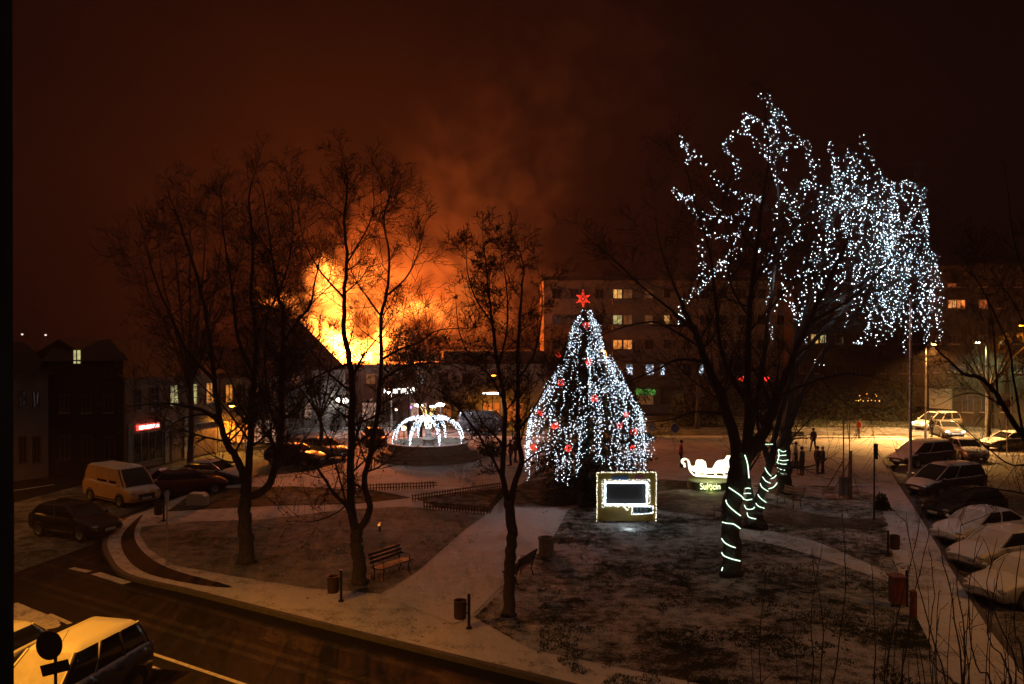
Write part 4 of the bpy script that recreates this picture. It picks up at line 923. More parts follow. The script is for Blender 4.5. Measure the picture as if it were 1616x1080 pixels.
# terrace continuing behind left trees
A, B = P(348, 713, -.12), P(452, 700, -.12)
tb_ = Facade('shop_terrace', 'amber lit low shop front behind the left tree', A, B, 5.6, 9, M['plaster_c']); tb_.roof(2.4)
for a_, b_, k in ((356, 366, 'amb'), (376, 386, 'glass_dark'), (398, 408, 'd'), (420, 430, 'glass_dark')):
    Wn(tb_, A, B, a_, b_, 608, 634, k); Wn(tb_, A, B, a_ - 3, b_ + 4, 664, 698, 'amb' if a_ < 380 else 'sg', sill=False)
# dark block & pale house at far left
A, B = P(76, 752, -.12), P(194, 744, -.12)
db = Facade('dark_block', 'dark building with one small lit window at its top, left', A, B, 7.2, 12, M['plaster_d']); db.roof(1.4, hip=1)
Wn(db, A, B, 116, 120, 553, 574, 'g', bars=(0, 0), sill=False); Wn(db, A, B, 122, 127, 553, 574, 'g', bars=(0, 0), sill=False)
for a_ in (95, 130, 165): Wn(db, A, B, a_, a_ + 12, 625, 650, 'glass_dark'); Wn(db, A, B, a_, a_ + 14, 690, 725, 'glass_dark', sill=False)
A, B = P(-60, 770, -.12), P(76, 753, -.12)
pb = Facade('pale_house', 'dim pale plastered house at the far left edge', A, B, 6.4, 9, M['plaster_b']); pb.roof(2)
for a_ in (30, 52): Wn(pb, A, B, a_, a_ + 9, 618, 642, 'glass_dark'); Wn(pb, A, B, a_, a_ + 10, 690, 730, 'glass_dark', sill=False)
# flats behind christmas tree
A, B = P(858, 653, -.12), P(1250, 651, -.12)
fl_ = Facade('apartment_block', 'brown five storey block of flats behind the christmas tree', A, B, 15.4, 5, M['plaster_c'])
fl_.part('roof', M['roof'], (-.3, fl_.len + .3, -.3, 5.3, 15.41, 15.8)); fl_.part('plinth', M['plaster_b'], (0, fl_.len, -.12, -.003, 0, 1.0))
fl_.part('string_course', M['plaster_b'], (0, fl_.len, -.08, -.003, 3.55, 3.75))
rows = (457, 498, 537); sty = {(968, 457): 'y', (968, 498): 'g', (968, 537): 'o', (984, 457): 'd', (984, 498): 'd', (984, 537): 'o', (1048, 498): 'y', (1018, 457): 'd', (1018, 498): 'd', (1288, 537): 'y'}
for py in rows:
    for a_, w_ in ((872, 12), (900, 12), (940, 12), (968, 13), (984, 13), (1018, 12), (1048, 9), (1078, 12), (1105, 13), (1135, 12), (1165, 12), (1196, 12), (1226, 12)):
        Wn(fl_, A, B, a_, a_ + w_, py, py + (14 if w_ > 9 else 13), sty.get((a_, py), 'glass_dark'), bars=(1, 0))
for a_, w_, k in ((872, 12, 'glass_dark'), (940, 12, 'glass_dark'), (988, 10, 'b'), (1019, 12, 'b'), (1042, 7, 'b'), (1078, 12, 'glass_dark'), (1100, 10, 'b'), (1135, 12, 'glass_dark'), (1165, 12, 'glass_dark')): Wn(fl_, A, B, a_, a_ + w_, 575, 592, k, bars=(1, 0))
Wn(fl_, A, B, 1006, 1031, 624, 648, 'd', bars=(1, 0), fr=.12); Wn(fl_, A, B, 1043, 1079, 612, 640, 'glass_dark', bars=(1, 1), fr=.1); Wn(fl_, A, B, 1100, 1130, 616, 644, 'glass_dark', bars=(1, 0)); Wn(fl_, A, B, 890, 925, 620, 646, 'glass_dark', bars=(2, 0))
u = W(fl_, A, B, 1003, 1034, 614, 623); b = MB(); rr = random.Random(2)
for j in range(260): b.octa((rr.uniform(u[0], u[1]), -.1 - rr.random() * .25, rr.uniform(u[2], u[3])), rr.uniform(.03, .09))
b.build('garland', LIT['gr'], fl_.e)
for a_ in (968,):
    for py in rows: u = W(fl_, A, B, a_ - 2, a_ + 31, py + 15, py + 24); fl_.part('balcony', M['plaster_b'], (u[0], u[1], -.35, -.003, u[2], u[3]))
# cold fairy lights seen in the small windows
b = MB()
for (x0, x1) in ((989, 998), (1020, 1031), (1043, 1048), (1101, 1109)):
    u = W(fl_, A, B, x0, x1, 577, 591)
    for j in range(22): b.octa((rr.uniform(u[0], u[1]), -.09, rr.uniform(u[2], u[3])), .028)
b.build('window_lights', M['led_c'], fl_.e)
A, B = P(1252, 655, -.12), P(1462, 655, -.12)
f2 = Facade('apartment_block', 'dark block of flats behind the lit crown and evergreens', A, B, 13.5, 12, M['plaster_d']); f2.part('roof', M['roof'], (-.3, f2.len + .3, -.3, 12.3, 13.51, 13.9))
for py in (478, 528, 575):
    for a_ in (1262, 1280, 1320, 1345, 1385, 1420, 1440): Wn(f2, A, B, a_, a_ + 11, py, py + 14, 'y' if (py == 528 and a_ in (1280,)) else 'glass_dark')
Wn(f2, A, B, 1294, 1303, 529, 541, 'g', sill=False)
A, B = P(1466, 668, -.12), P(1720, 690, -.12)
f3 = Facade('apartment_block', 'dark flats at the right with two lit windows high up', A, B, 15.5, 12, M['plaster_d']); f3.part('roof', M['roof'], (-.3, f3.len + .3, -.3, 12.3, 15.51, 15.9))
for py, ks in ((448, {1497: 'd'}), (474, {1497: 'y', 1511: 'o', 1546: 'd'}), (530, {}), (575, {})):
    for a_ in (1472, 1497, 1511, 1546, 1575, 1600): Wn(f3, A, B, a_, a_ + 12, py, py + (12 if py > 450 else 4), ks.get(a_, 'glass_dark'))
u = W(f3, A, B, 1469, 1503, 613, 645); f3.part('panel', M['plaster_a'], (u[0], u[1], -.3, -.003, u[2], u[3]))
for a_ in (1520, 1550, 1580): Wn(f3, A, B, a_, a_ + 16, 625, 650, 'glass_dark')
# yellow string lights on a fence
sy = None
string_obj([at(1350, 632, 74), at(1365, 633, 74), at(1378, 632, 74), at(1390, 633, 74)], .3, 'row of small yellow lights low behind the snowy plaza', None, lm='led_y', r=.045)
string_obj([at(1352, 627, 74), at(1366, 628, 74), at(1375, 620, 74), at(1388, 627, 74)], .35, 'faint yellow light string just above the yellow row', None, lm='led_y', r=.035, jit=.25)
string_obj([at(1283, 570, 74), at(1292, 566, 74), at(1299, 570, 74), at(1290, 576, 74)], .2, 'small knot of cold blue white lights in the dark evergreen', None, lm='led_c', r=.035, jit=.35)

# ------------------------------------------------------------------ fountain
fc = P(676, 737, 0); fc = Vector((fc.x, 59.0, 0)); fc.x = (676 - CX) / F * 59
ft = empty('fountain', fc); tag(ft, 'round stone fountain with stepped base and dome of white lights', 'fountain')
b = MB(); b.lathe([(3.9, .005), (3.9, .18), (3.65, .18), (3.65, .36), (3.45, .36), (3.45, .6), (2.9, .62)], 48); b.build('step', M['stone'], ft)
b = MB(); b.lathe([(2.86, .58), (2.8, 1.02), (2.9, 1.04), (2.9, 1.14), (2.55, 1.14), (2.5, .75), (0, .74)], 48); b.build('basin', M['stone_top'], ft, False)
b = MB(); b.lathe([(.5, .74), (.35, 1.2), (.6, 1.35), (.25, 1.5), (.15, 2.1), (0, 2.12)], 16); b.build('centre_column', M['stone'], ft)
rr = random.Random(8)
for i in range(8):
    a = math.pi / 8 + i * math.pi / 4; dv_ = Vector((math.cos(a), math.sin(a), 0)); pts = []
    for j in range(15):
        th_ = u = j / 14; th_ *= math.pi / 2; r = .22 + 2.42 * math.sin(th_) ** .9; z = 1.15 + 1.85 * math.cos(th_) ** .85
        if u < .12: z -= .25 * (1 - u / .12)
        pts.append(dv_ * r + Vector((0, 0, max(z, 1.15))))
    b = MB(); b.tube(pts, .02, 5); arc = b.build('arc', M['dkmetal'], ft); b = MB()
    side = Vector((-dv_.y, dv_.x, 0))
    for j in range(14):
        for q in range(20):
            t_ = rr.random(); p = pts[j].lerp(pts[j + 1], t_); sp_ = .28 * (1 - j / 14) + .04; b.octa(p + side * rr.uniform(-sp_, sp_) + Vector((0, 0, rr.uniform(-.16, .05) * (1.2 - j / 14))), rr.uniform(.010, .022))
    b.build('bulbs', M['led'], arc)
b = MB()
for q in range(150):
    v = rand_unit(rr); b.octa(Vector((v.x * .26, v.y * .26, 2.5 + v.z * .5)), .026)
b.build('crown_bulbs', M['led_w'], ft)
for i in range(6):
    a = i * math.pi / 3 + .2; b = MB(); p0 = Vector((math.cos(a) * .2, math.sin(a) * .2, 2.9)); p1 = Vector((math.cos(a) * .58, math.sin(a) * .58, 3.65)); b.tube([p0, p0.lerp(p1, .5) + Vector((0, 0, .06)), p1], .02, 5); b.build('prong', emat('gold_rope_light', (1, .62, .18), 2.6), ft)
lights_glow('fountain_glow', (.85, .93, 1), 40, (0, -1.2, 2.3), ft); lights_glow('fountain_glow', (1, .9, .7), 25, (0, .5, 3.3), ft)

# ------------------------------------------------------------------ photo frame booth
fp = P(988.5, 826); bo = empty('photo_frame', (fp.x, fp.y, 0)); tag(bo, 'yellow giant photo frame outlined in white lights in front of the christmas tree', 'photo frame')
s_ = fp.y / F; X = lambda px: (px - 988.5) * s_; Z = lambda py: (826 - py) * s_ + .04
M['yellow'] = mat('yellow_panel', (.26, .18, .025), .55, var=.12, scale=2)
b = MB(); x0, x1, x2, x3 = X(942), X(955), X(1021), X(1035.5); z0, z1, z2, z3 = Z(824), Z(798), Z(763), Z(747)
b.box(x0, x3, 0, .22, z0, z1); b.box(x0, x3, 0, .22, z2, z3); b.box(x0, x1, 0, .22, z1, z2); b.box(x2, x3, 0, .22, z1, z2); b.build('frame', M['yellow'], bo)
b = MB(); [b.box(px - .04, px + .04, .05, .6, 0, z0 - .002) for px in (X(955), X(1023))]; b.build('foot', M['dkmetal'], bo)
b = MB(); b.box(x1 + .002, x2 - .002, .16, .2, z1 + .002, z2 - .002); b.build('back_panel', mat('dark_panel', (.002, .002, .003), .6), bo)
b = MB(); b.box(X(966), X(992), -.012, -.003, Z(759), Z(752)); b.build('blue_patch', mat('blue_print', (.05, .10, .22), .6), bo)
b = MB(); b.box(X(1002), X(1016), -.012, -.003, Z(758), Z(752)); b.build('pink_patch', mat('pink_print', (.25, .06, .12), .6), bo)
def bulbs_line(b, pts, sp, r, jit, y=-.05):
    for i in range(len(pts) - 1):
        a, c = Vector(pts[i]), Vector(pts[i + 1]); k = max(1, int((c - a).length / sp))
        for j in range(k): p = a.lerp(c, (j + rr.random()) / k); b.octa((p.x + rr.uniform(-jit, jit), y + rr.uniform(-.02, .02), p.z + rr.uniform(-jit, jit)), r * rr.uniform(.8, 1.2))
b = MB(); bulbs_line(b, [(x0, 0, z0), (x0, 0, z3), (x3, 0, z3), (x3, 0, z0)], .075, .017, .02); b.build('outer_light_string', M['led_w'], bo)
b = MB(); c4 = [(x1, 0, z1), (x1, 0, z2), (x2, 0, z2), (x2, 0, z1), (x1, 0, z1)]; bulbs_line(b, c4, .008, .018, .04)
e4 = [(x1 - .12, 0, z1 - .07), (x1 - .12, 0, z2 + .09), (x2 + .12, 0, z2 + .09), (x2 + .12, 0, z1 - .07), (x1 - .12, 0, z1 - .07)]; bulbs_line(b, e4, .06, .015, .05)
bulbs_line(b, [(X(985), 0, Z(801)), (X(989), 0, Z(807)), (X(993), 0, Z(801))], .04, .018, .02); b.build('inner_light_string', M['led_c'], bo)
nb = MB(); nb.box(X(999), X(1030), -.05, -.004, Z(812.5), Z(801.5)); npl = nb.build('name_plate', mat('plate_white', (.6, .72, .75), .5), bo); b = MB(); bulbs_line(b, [(X(998), 0, Z(800)), (X(997), 0, Z(813)), (X(1010), 0, Z(813)), (X(1030), 0, Z(811)), (X(1031), 0, Z(800)), (X(998), 0, Z(800))], .045, .017, .015, -.07); b.build('plate_lights', M['led_c'], npl)
def text(name, body, size, loc, m, parent, rot=(rad(90), 0, 0), ext=.015, wx=1.0, off=0.0):
    c = bpy.data.curves.new(name, 'FONT'); c.body = body; c.size = size; c.extrude = ext; c.align_x = 'CENTER'; c.align_y = 'CENTER'; c.offset = off; c.materials.append(m)
    o = bpy.data.objects.new(name, c); col.objects.link(o); bpy.context.view_layer.update()
    me = bpy.data.meshes.new_from_object(o.evaluated_get(bpy.context.evaluated_depsgraph_get())); bpy.data.objects.remove(o); me.name = name
    if not me.materials: me.materials.append(m)
    o = bpy.data.objects.new(name, me); col.objects.link(o); o.location = loc; o.rotation_euler = rot; o.parent = parent; o.scale = (wx, 1, 1); return o
text('lettering', 'SUL\u0118CIN', .30, ((X(999) + X(1030)) / 2, -.065, Z(807)), mat('teal_ink', (.01, .05, .06), .5), npl, wx=.74, off=.01)
lights_glow('frame_glow', (.85, .95, 1), 8, (0, -1.3, .25), bo)

# ------------------------------------------------------------------ sleigh
sl = empty('light_sleigh', P(1117, 770) * 1); ds_ = sl.location.y; tag(sl, 'glowing white sleigh of lights on a round lettered plinth', 'sleigh')
ks = ds_ / F / 12; xo = (1117 - 1060) * 12
SX = lambda a: (a - xo) * ks; SZ = lambda c: (840 - c) * ks
sg_m = emat('sleigh_glow', (1, .95, .66), 1.9, True); body = [(350, 410), (400, 440), (445, 440), (468, 410), (474, 345), (495, 320), (600, 320), (632, 345), (645, 440), (680, 482), (790, 482), (825, 420), (860, 355), (915, 328), (1010, 320), (1035, 285), (1060, 240), (1132, 240), (1112, 340), (1088, 480), (1088, 545), (980, 556), (480, 556), (400, 520), (360, 470)]
for y0 in (-.20, .14):
    b = MB(); b.prism([(SX(a), SZ(c)) for a, c in body], y0, y0 + .06); b.build('side_panel', sg_m, sl)
    b = MB(); run = [(250, 372), (222, 392), (200, 360), (205, 322), (250, 297), (300, 310), (328, 370), (338, 460), (370, 545), (440, 605), (600, 618), (1000, 640), (1055, 628), (1092, 580), (1110, 510), (1150, 490), (1165, 505), (1150, 515)]
    b.tube(smooth_line([(SX(a), y0 + .03, SZ(c)) for a, c in run], 4), .034, 7); b.build('runner', sg_m, sl, True)
    b = MB()
    for (a, c, a2, c2) in ((500, 556, 460, 605), (650, 556, 630, 618), (820, 556, 845, 625), (970, 556, 1030, 630)): b.tube([(SX(a), y0 + .03, SZ(c)), (SX(a2), y0 + .03, SZ(c2))], .026, 6)
    b.build('strut', sg_m, sl)
b = MB(); b.box(SX(480), SX(640), -.135, .135, SZ(520), SZ(420)); b.box(SX(860), SX(1080), -.135, .135, SZ(520), SZ(400)); b.box(SX(640) + .002, SX(860) - .002, -.135, .135, SZ(540), SZ(510)); b.build('seat', sg_m, sl)
b = MB(); b.ball((SX(237), -.15, SZ(425)), .07, 10, 8); b.build('lantern', sg_m, sl)
b = MB(); b.lathe([(1.15, 0), (1.15, .42), (1.1, .45), (0, .451)], 40); b.build('plinth', mat('green_plinth', (.10, .13, .05), .7, var=.3), sl)
text('lettering', 'Sul\u0119cin', .50, (SX(636), -1.22, SZ(748)), emat('letter_glow', (.95, 1, .62), 1.8, True), sl, ext=.01, wx=.8, off=.0)
b = MB(); b.tube([(SX(440), -1.19, .1), (SX(830), -1.19, .1)], .02, 4); b.build('letter_rail', M['dkmetal'], sl)
lights_glow('sleigh_glow', (1, .92, .5), 45, (0, -.75, 1.0), sl); lights_glow('sleigh_glow', (.8, 1, .25), 10, (SX(640), -1.5, .2), sl)

# ------------------------------------------------------------------ small furniture
def bench(label, a, b_, face, group='park benches'):
    a, b_ = Vector(a), Vector(b_); c = (a + b_) / 2; dv_ = (b_ - a); ang = math.atan2(dv_.y, dv_.x)
    nrm = Vector((-dv_.y, dv_.x)).normalized()
    if nrm.dot(Vector(face)) < 0: ang += math.pi
    e = empty('park_bench', (c.x, c.y, 0), ang); tag(e, label, 'bench', group); w_ = .85   # local +y is the side one sits towards
    b = MB(); [b.box(-w_, w_, y, y + .09, .43, .47) for y in (-.02, .10, .22, .34)]; b.build('seat', M['wood'], e)
    b = MB(); [b.box(-w_, w_, -.12 - i * .04, -.085 - i * .04, .58 + i * .13, .68 + i * .13) for i in range(3)]; b.build('backrest', M['wood'], e)
    for s in (-1, 1):
        x = s * (w_ - .15)
        b = MB(); b.tube([(x, .40, 0), (x, .36, .25), (x, .40, .41)], .022, 6); b.tube([(x, -.1, 0), (x, -.02, .25), (x, -.06, .42), (x, -.16, .72), (x, -.24, .97)], .022, 6); b.tube([(x, -.06, .415), (x, .43, .415)], .02, 6); b.tube([(x, -.15, .66), (x, .1, .68), (x, .38, .65), (x, .40, .41)], .018, 6); b.build('leg', M['dkmetal'], e, True)
    return e
bench('wooden park bench right beside the second tree on the snow', P(592, 916), P(633, 901), (1, -.6))
bench('wooden park bench half hidden by the slender tree by the path', P(808, 928), P(842, 905), (-1, .5))
bench('wooden park bench on the lawn right of the rope-lit trunks', P(1232, 793), P(1268, 805), (-.6, -1))
bench('park bench partly hidden left of the front rope-lit trunk', P(1137, 822), P(1166, 815), (.3, 1))
bench('park bench beside the standing pair at the lawn edge', P(1234, 752), P(1262, 751), (0, 1))
bench('far park bench at the back edge of the snowy plaza', P(1240, 701), P(1272, 700), (0, -1))
def bin_post(label, foot, side, c='bin_brown', hgt=1.02):
    e = empty('litter_bin', foot); tag(e, label, 'litter bin', 'litter bins'); b = MB(); b.tube([(0, 0, 0), (0, 0, hgt)], .045, 8); b.lathe([(.09, .001), (.09, .05), (.045, .07)], 12); b.build('post', M['dkmetal'], e)
    b = MB(); b.lathe([(.0, .30), (.17, .30), (.185, .34), (.19, .80), (.2, .83), (.17, .83), (.165, .45), (0, .44)], 18, c=(side[0] * .26, side[1] * .26, 0)); b.build('bucket', M[c], e)
    b = MB(); b.tube([(0, 0, .7), (side[0] * .1, side[1] * .1, .7)], .02, 6); b.tube([(0, 0, .45), (side[0] * .1, side[1] * .1, .45)], .02, 6); b.build('bracket', M['dkmetal'], e)
M['bin_brown'] = mat('bin_brown', (.05, .025, .02), .6, var=.3, scale=6); M['bin_red'] = mat('bin_orange', (.2, .055, .02), .6, var=.3, scale=6)
bin_post('brown litter bin on a post by the road left of the path', P(538, 950), (-1, 0))
bin_post('brown litter bin on a post by the road at the path mouth', P(740, 993), (-1, .1))
bin_post('litter bin on a post on the right lawn beside the pavement', P(1402, 879), (1, 0))
bin_post('small dark litter bin on the lawn tip far left', P(258, 823), (-1, .1), hgt=.9)
e = empty('litter_bin', P(1420, 958)); tag(e, 'square orange wooden litter bin with posts beside the pavement', 'litter bin', 'litter bins')
b = MB(); b.box(-.26, .12, -.2, .2, .12, .95); b.box(-.30, .16, -.24, .24, .953, 1.0); b.build('box', M['bin_red'], e); b = MB(); b.tube([(.24, 0, 0), (.24, 0, 1.15)], .05, 8); b.tube([(-.2, 0, 0), (-.2, 0, .118)], .04, 6); b.build('post', M['dkmetal'], e)
e = empty('planter', P(862, 879)); tag(e, 'round grey concrete planter bin on the right edge of the path', 'planter'); b = MB(); b.lathe([(0, 0), (.26, 0), (.29, .1), (.29, .66), (.32, .68), (.32, .76), (.24, .76), (.23, .5), (0, .5)], 20); b.build('tub', mat('concrete', (.2, .18, .16), .9, var=.3, scale=8, bump=.3), e)
e = empty('salt_bin', P(312, 797, 0)); tag(e, 'pale rounded box on the dark lawn beside the parked cars', 'salt bin'); b = MB(); b.prism([(-.5, 0), (.5, 0), (.45, .45), (.3, .6), (-.35, .62), (-.5, .4)], -.3, .3); b.build('body', mat('pale_plastic', (.4, .36, .3), .7, var=.2, snow=.6), e)
e = empty('kerb_post', P(1442, 975)); tag(e, 'short reddish wooden post among the shoots on the pavement', 'post'); b = MB(); b.box(-.08, .08, -.08, .08, 0, .8); b.add([(-.08, -.08, .8), (.08, -.08, .8), (.08, .08, .8), (-.08, .08, .8), (0, 0, .86)], [(0, 1, 4), (1, 2, 4), (2, 3, 4), (3, 0, 4)]); b.build('post', M['bin_red'], e)
def fence(label, a, b_, h=.42, sp=.16):
    a, b_ = P(*a), P(*b_); dv_ = b_ - a; ln = dv_.length; e = empty('picket_fence', a, math.atan2(dv_.y, dv_.x)); tag(e, label, 'fence', 'low picket fences')
    for z in (.13, .30): b = MB(); b.box(0, ln, .012, .035, z, z + .045); b.build('rail', M['picket'], e)
    pm = MB(); pm.prism([(-.032, 0), (.032, 0), (.032, h - .05), (0, h), (-.032, h - .05)], -.012, .01); p0 = pm.build('picket', M['picket'], e); k = int(ln / sp)
    rr = random.Random(4)
    for i in range(min(k, 99)):
        q = p0 if i == 0 else p0.copy()
        if i: col.objects.link(q)
        q.parent = e; q.location = (.05 + i * sp, 0, rr.uniform(-.01, .015)); q.rotation_euler = (0, rr.uniform(-.04, .04), 0)
fence('low brown picket fence nearest the fountain', (560, 776), (690, 771)); fence('longest low picket fence along the flower bed, rising right', (650, 793), (792, 772), sp=.17); fence('low picket fence at the front of the flower bed by the path', (668, 804), (772, 812))
fence('short side of the picket fence beside the path', (772, 812), (793, 778))
def pole(label, px, py, topy, r, m='steel', extra=None, name='pole', cat='pole', bands=False):
    f = P(px, py); d = f.y; e = empty(name, f); tag(e, label, cat); top = H - (topy - YH) / F * d
    b = MB(); b.tube([(0, 0, 0), (0, 0, top * .5), (0, 0, top)], [r * 1.15, r, r * .8], 10); b.lathe([(r * 2.4, .0), (r * 2.4, .04), (r * 1.1, .06)], 12)
    if bands:
        for i in range(14): z = 1.5 + i * .6; b.lathe([(r * 1.02, z), (r * 1.2, z + .02), (r * 1.2, z + .06), (r * 1.02, z + .08)], 10)
    b.build('shaft', M[m], e); return e, top
pole('tall pale banded pole standing beside the snow dusted people carrier', 1437, 747, 470, .09, bands=True)
e, top = pole('thin grey pole on the curved kerb at far left', 263, 893, 775, .03); b = MB(); b.box(-.015, .015, -.15, .15, top - .5, top); b.build('sign_plate', M['steel'], e)
e, top = pole('slim post with a narrow plate on the right lawn edge', 1380, 820, 700, .04, 'dkmetal', name='sign_post'); b = MB(); b.box(-.02, .17, -.02, .02, top - .75, top - .02); b.build('sign_plate', M['dkmetal'], e)
e, top = pole('thick wooden stake post on the lawn left of the slim post', 1343, 787, 712, .07, 'picket', name='post')
b = MB(); b.tube([(-.35, .1, 0), (-.35, .1, 4.2)], .035, 6); b.tube([(-.36, .1, 2.0), (-1.35, .4, .1)], .03, 6); b.tube([(-.1, 0, 1.9), (-.9, .2, .3)], .03, 6); b.build('brace', M['picket'], e)
e = empty('notice_board', P(1331, 786)); tag(e, 'pale upright board leaning at the staked post on the lawn', 'board'); b = MB(); b.box(-.25, .25, -.02, .02, .12, 1.1); b.build('panel', mat('pale_board', (.2, .2, .18), .8, var=.2), e); b = MB(); b.box(-.22, -.18, .021, .05, 0, 1.0); b.box(.18, .22, .021, .05, 0, 1.0); b.build('leg', M['dkmetal'], e)
tree('young thin sapling with upward twigs beside the wooden stake post', 'bare park trees', P(1339, 784), [([(1339, 784), (1340, 740), (1341, 700), (1341, 670)], .03, .02, 0), ([(1341, 700), (1336, 660), (1334, 620)], .018, .006, .4), ([(1341, 698), (1352, 685), (1368, 678), (1378, 660)], .015, .005, -.4), ([(1341, 670), (1345, 630), (1342, 590)], .016, .005, 0)], 43.5, 101, spawn=2, blen=.8, kids=(4, 3), levels=1, barkm='bark2')
def round_sign(label, px, py, d, rpx, m, foot=-.12):
    c = at(px, py, d); e = empty('road_sign', (c.x, c.y, foot)); tag(e, label, 'road sign'); R_ = rpx * d / F; z = c.z - foot
    b = MB(); b.tube([(0, .05, 0), (0, .05, z + R_ * .6)], .035, 8); b.build('post', M['steel'], e)
    b = MB(); pts = [(math.cos(i * math.pi / 14) * R_ * .85, z + math.sin(i * math.pi / 14) * R_ * 1.0) for i in range(28)]; b.prism(pts, -.015, .012); b.build('plate', m, e); b = MB(); b.tube([(p[0], -.02, p[1]) for p in pts + pts[:1]], .02, 5); b.build('rim', M['steel'], e)
M['grey_plate'] = mat('grey_plate', (.35, .35, .33), .5, .2, var=.15); M['blue_plate'] = mat('blue_plate', (.06, .09, .2), .5, var=.15); M['pink_plate'] = mat('faded_plate', (.35, .12, .08), .5)
round_sign('round grey back of a road sign right of the christmas tree', 1029, 673, 62, 7.5, M['grey_plate']); round_sign('round blue road sign above the sleigh on the left', 1065, 676, 62, 7.5, M['blue_plate']); round_sign('round reddish road sign under the branches at right', 1590, 637, 60, 6, M['pink_plate'])
# sign seen from above near the white car
c = at(77, 1018, 16.2); e = empty('road_sign', (c.x + .12, c.y, -.12)); tag(e, 'dark round sign with a small plate below it in front of the snowy off-roader', 'road sign'); z = c.z + .12
b = MB(); b.tube([(0, 0, 0), (0, 0, z + .2)], .032, 8); b.build('post', M['dkmetal'], e); b = MB(); b.prism([(math.cos(i * math.pi / 16) * .26 - .1, z + math.sin(i * math.pi / 16) * .29) for i in range(32)], -.055, -.035); o = b.build('plate', M['dkmetal'], e)
b = MB(); b.box(-.26, .30, -.055, -.035, z - .56, z - .34, M=Matrix.Translation((0, 0, z - .45)) @ Matrix.Rotation(rad(-14), 4, 'Y') @ Matrix.Translation((0, 0, -(z - .45)))); b.build('small_plate', M['dkmetal'], e)
b = MB(); b.box(-.04, .12, -.034, .03, z - .02, z + .02); b.box(-.04, .04, -.034, .03, z - .47, z - .43); b.build('clamp', M['dkmetal'], e)
# window opening the photo was taken through: dark left jamb
jb = empty('window_jamb', (-.62, .62, 8.5)); tag(jb, 'dark side jamb of the open window at the left edge', 'window jamb')
b = MB(); b.box(-.42, .0, -.12, .28, -1.2, 1.4); b.box(.0, .012, .06, .2, -1.2, 1.4); o = b.build('reveal', mat('dark_paint', (.03, .035, .04), .7, var=.2), jb); jb.location = (-.545, .62, 8.5)

# ------------------------------------------------------------------ cars
M['tyre'] = mat('tyre', (.02, .02, .02), .85); M['rim'] = mat('rim', (.3, .3, .31), .35, .8); M['carglass'] = mat('car_glass', (.012, .014, .016), .08, spec=.7)
M['snowglass'] = mat('snowed_glass', (.5, .51, .53), .8, var=.15, scale=3); M['hl_off'] = mat('headlight_glass', (.4, .4, .4), .1, spec=.8, metal=.4); M['tl_off'] = mat('tail_light_glass', (.25, .01, .01), .2)
M['hl_on'] = emat('headlight_lit', (1, .9, .62), 25); M['tl_on'] = emat('tail_light_lit', (1, .03, .02), 4); M['grille'] = mat('grille', (.015, .015, .016), .5); M['nplate'] = mat('number_plate', (.5, .5, .48), .5)
def paint(n, c, snow=0, rough=.28, metal=.3): return mat(n, c, rough, metal, coat=.5, var=.04, snow=snow, scale=3)
BODY = {
 'hatch': dict(L=4.1, W=1.74, H=1.46, st=[(-2.05, .48, .86, .72), (-1.97, .30, .97, .80), (-1.6, .2, 1.0, .86), (-.6, .18, .96, .87), (.5, .18, .94, .87), (.95, .18, .93, .87), (1.5, .2, .86, .85), (1.88, .26, .74, .79), (2.05, .40, .60, .66)], gh=(-1.93, 1.05, -1.45, .18, .92), wb=2.5),
 'sedan': dict(L=4.5, W=1.76, H=1.43, st=[(-2.25, .50, .84, .72), (-2.15, .30, .93, .80), (-1.7, .2, .96, .86), (-.7, .18, .95, .88), (.5, .18, .94, .88), (1.0, .18, .92, .87), (1.65, .2, .84, .85), (2.08, .26, .72, .79), (2.25, .40, .58, .66)], gh=(-1.72, 1.10, -1.0, .25, .93), wb=2.65),
 'suv': dict(L=4.2, W=1.78, H=1.74, st=[(-2.1, .55, 1.0, .76), (-2.02, .36, 1.10, .83), (-1.6, .30, 1.12, .88), (-.6, .28, 1.08, .89), (.5, .28, 1.06, .89), (1.0, .28, 1.05, .88), (1.6, .30, 1.00, .86), (1.98, .36, .88, .82), (2.1, .50, .74, .72)], gh=(-2.0, 1.05, -1.72, .42, 1.05), wb=2.6),
 'mpv': dict(L=4.6, W=1.82, H=1.72, st=[(-2.3, .5, .95, .76), (-2.2, .30, 1.05, .84), (-1.7, .2, 1.06, .89), (-.6, .18, 1.02, .9), (.6, .18, 1.0, .9), (1.2, .18, .98, .89), (1.75, .2, .88, .86), (2.12, .26, .76, .8), (2.3, .42, .62, .68)], gh=(-2.2, 1.55, -1.9, .5, .98), wb=2.8),
 'van': dict(L=4.75, W=1.9, H=1.95, st=[(-2.37, .5, 1.1, .84), (-2.3, .30, 1.14, .92), (-1.7, .2, 1.15, .95), (-.6, .18, 1.13, .95), (.7, .18, 1.1, .95), (1.3, .18, 1.06, .94), (1.85, .22, .98, .91), (2.25, .28, .84, .86), (2.37, .42, .70, .76)], gh=(-2.33, 1.75, -2.2, 1.0, 1.1), wb=2.9),
}
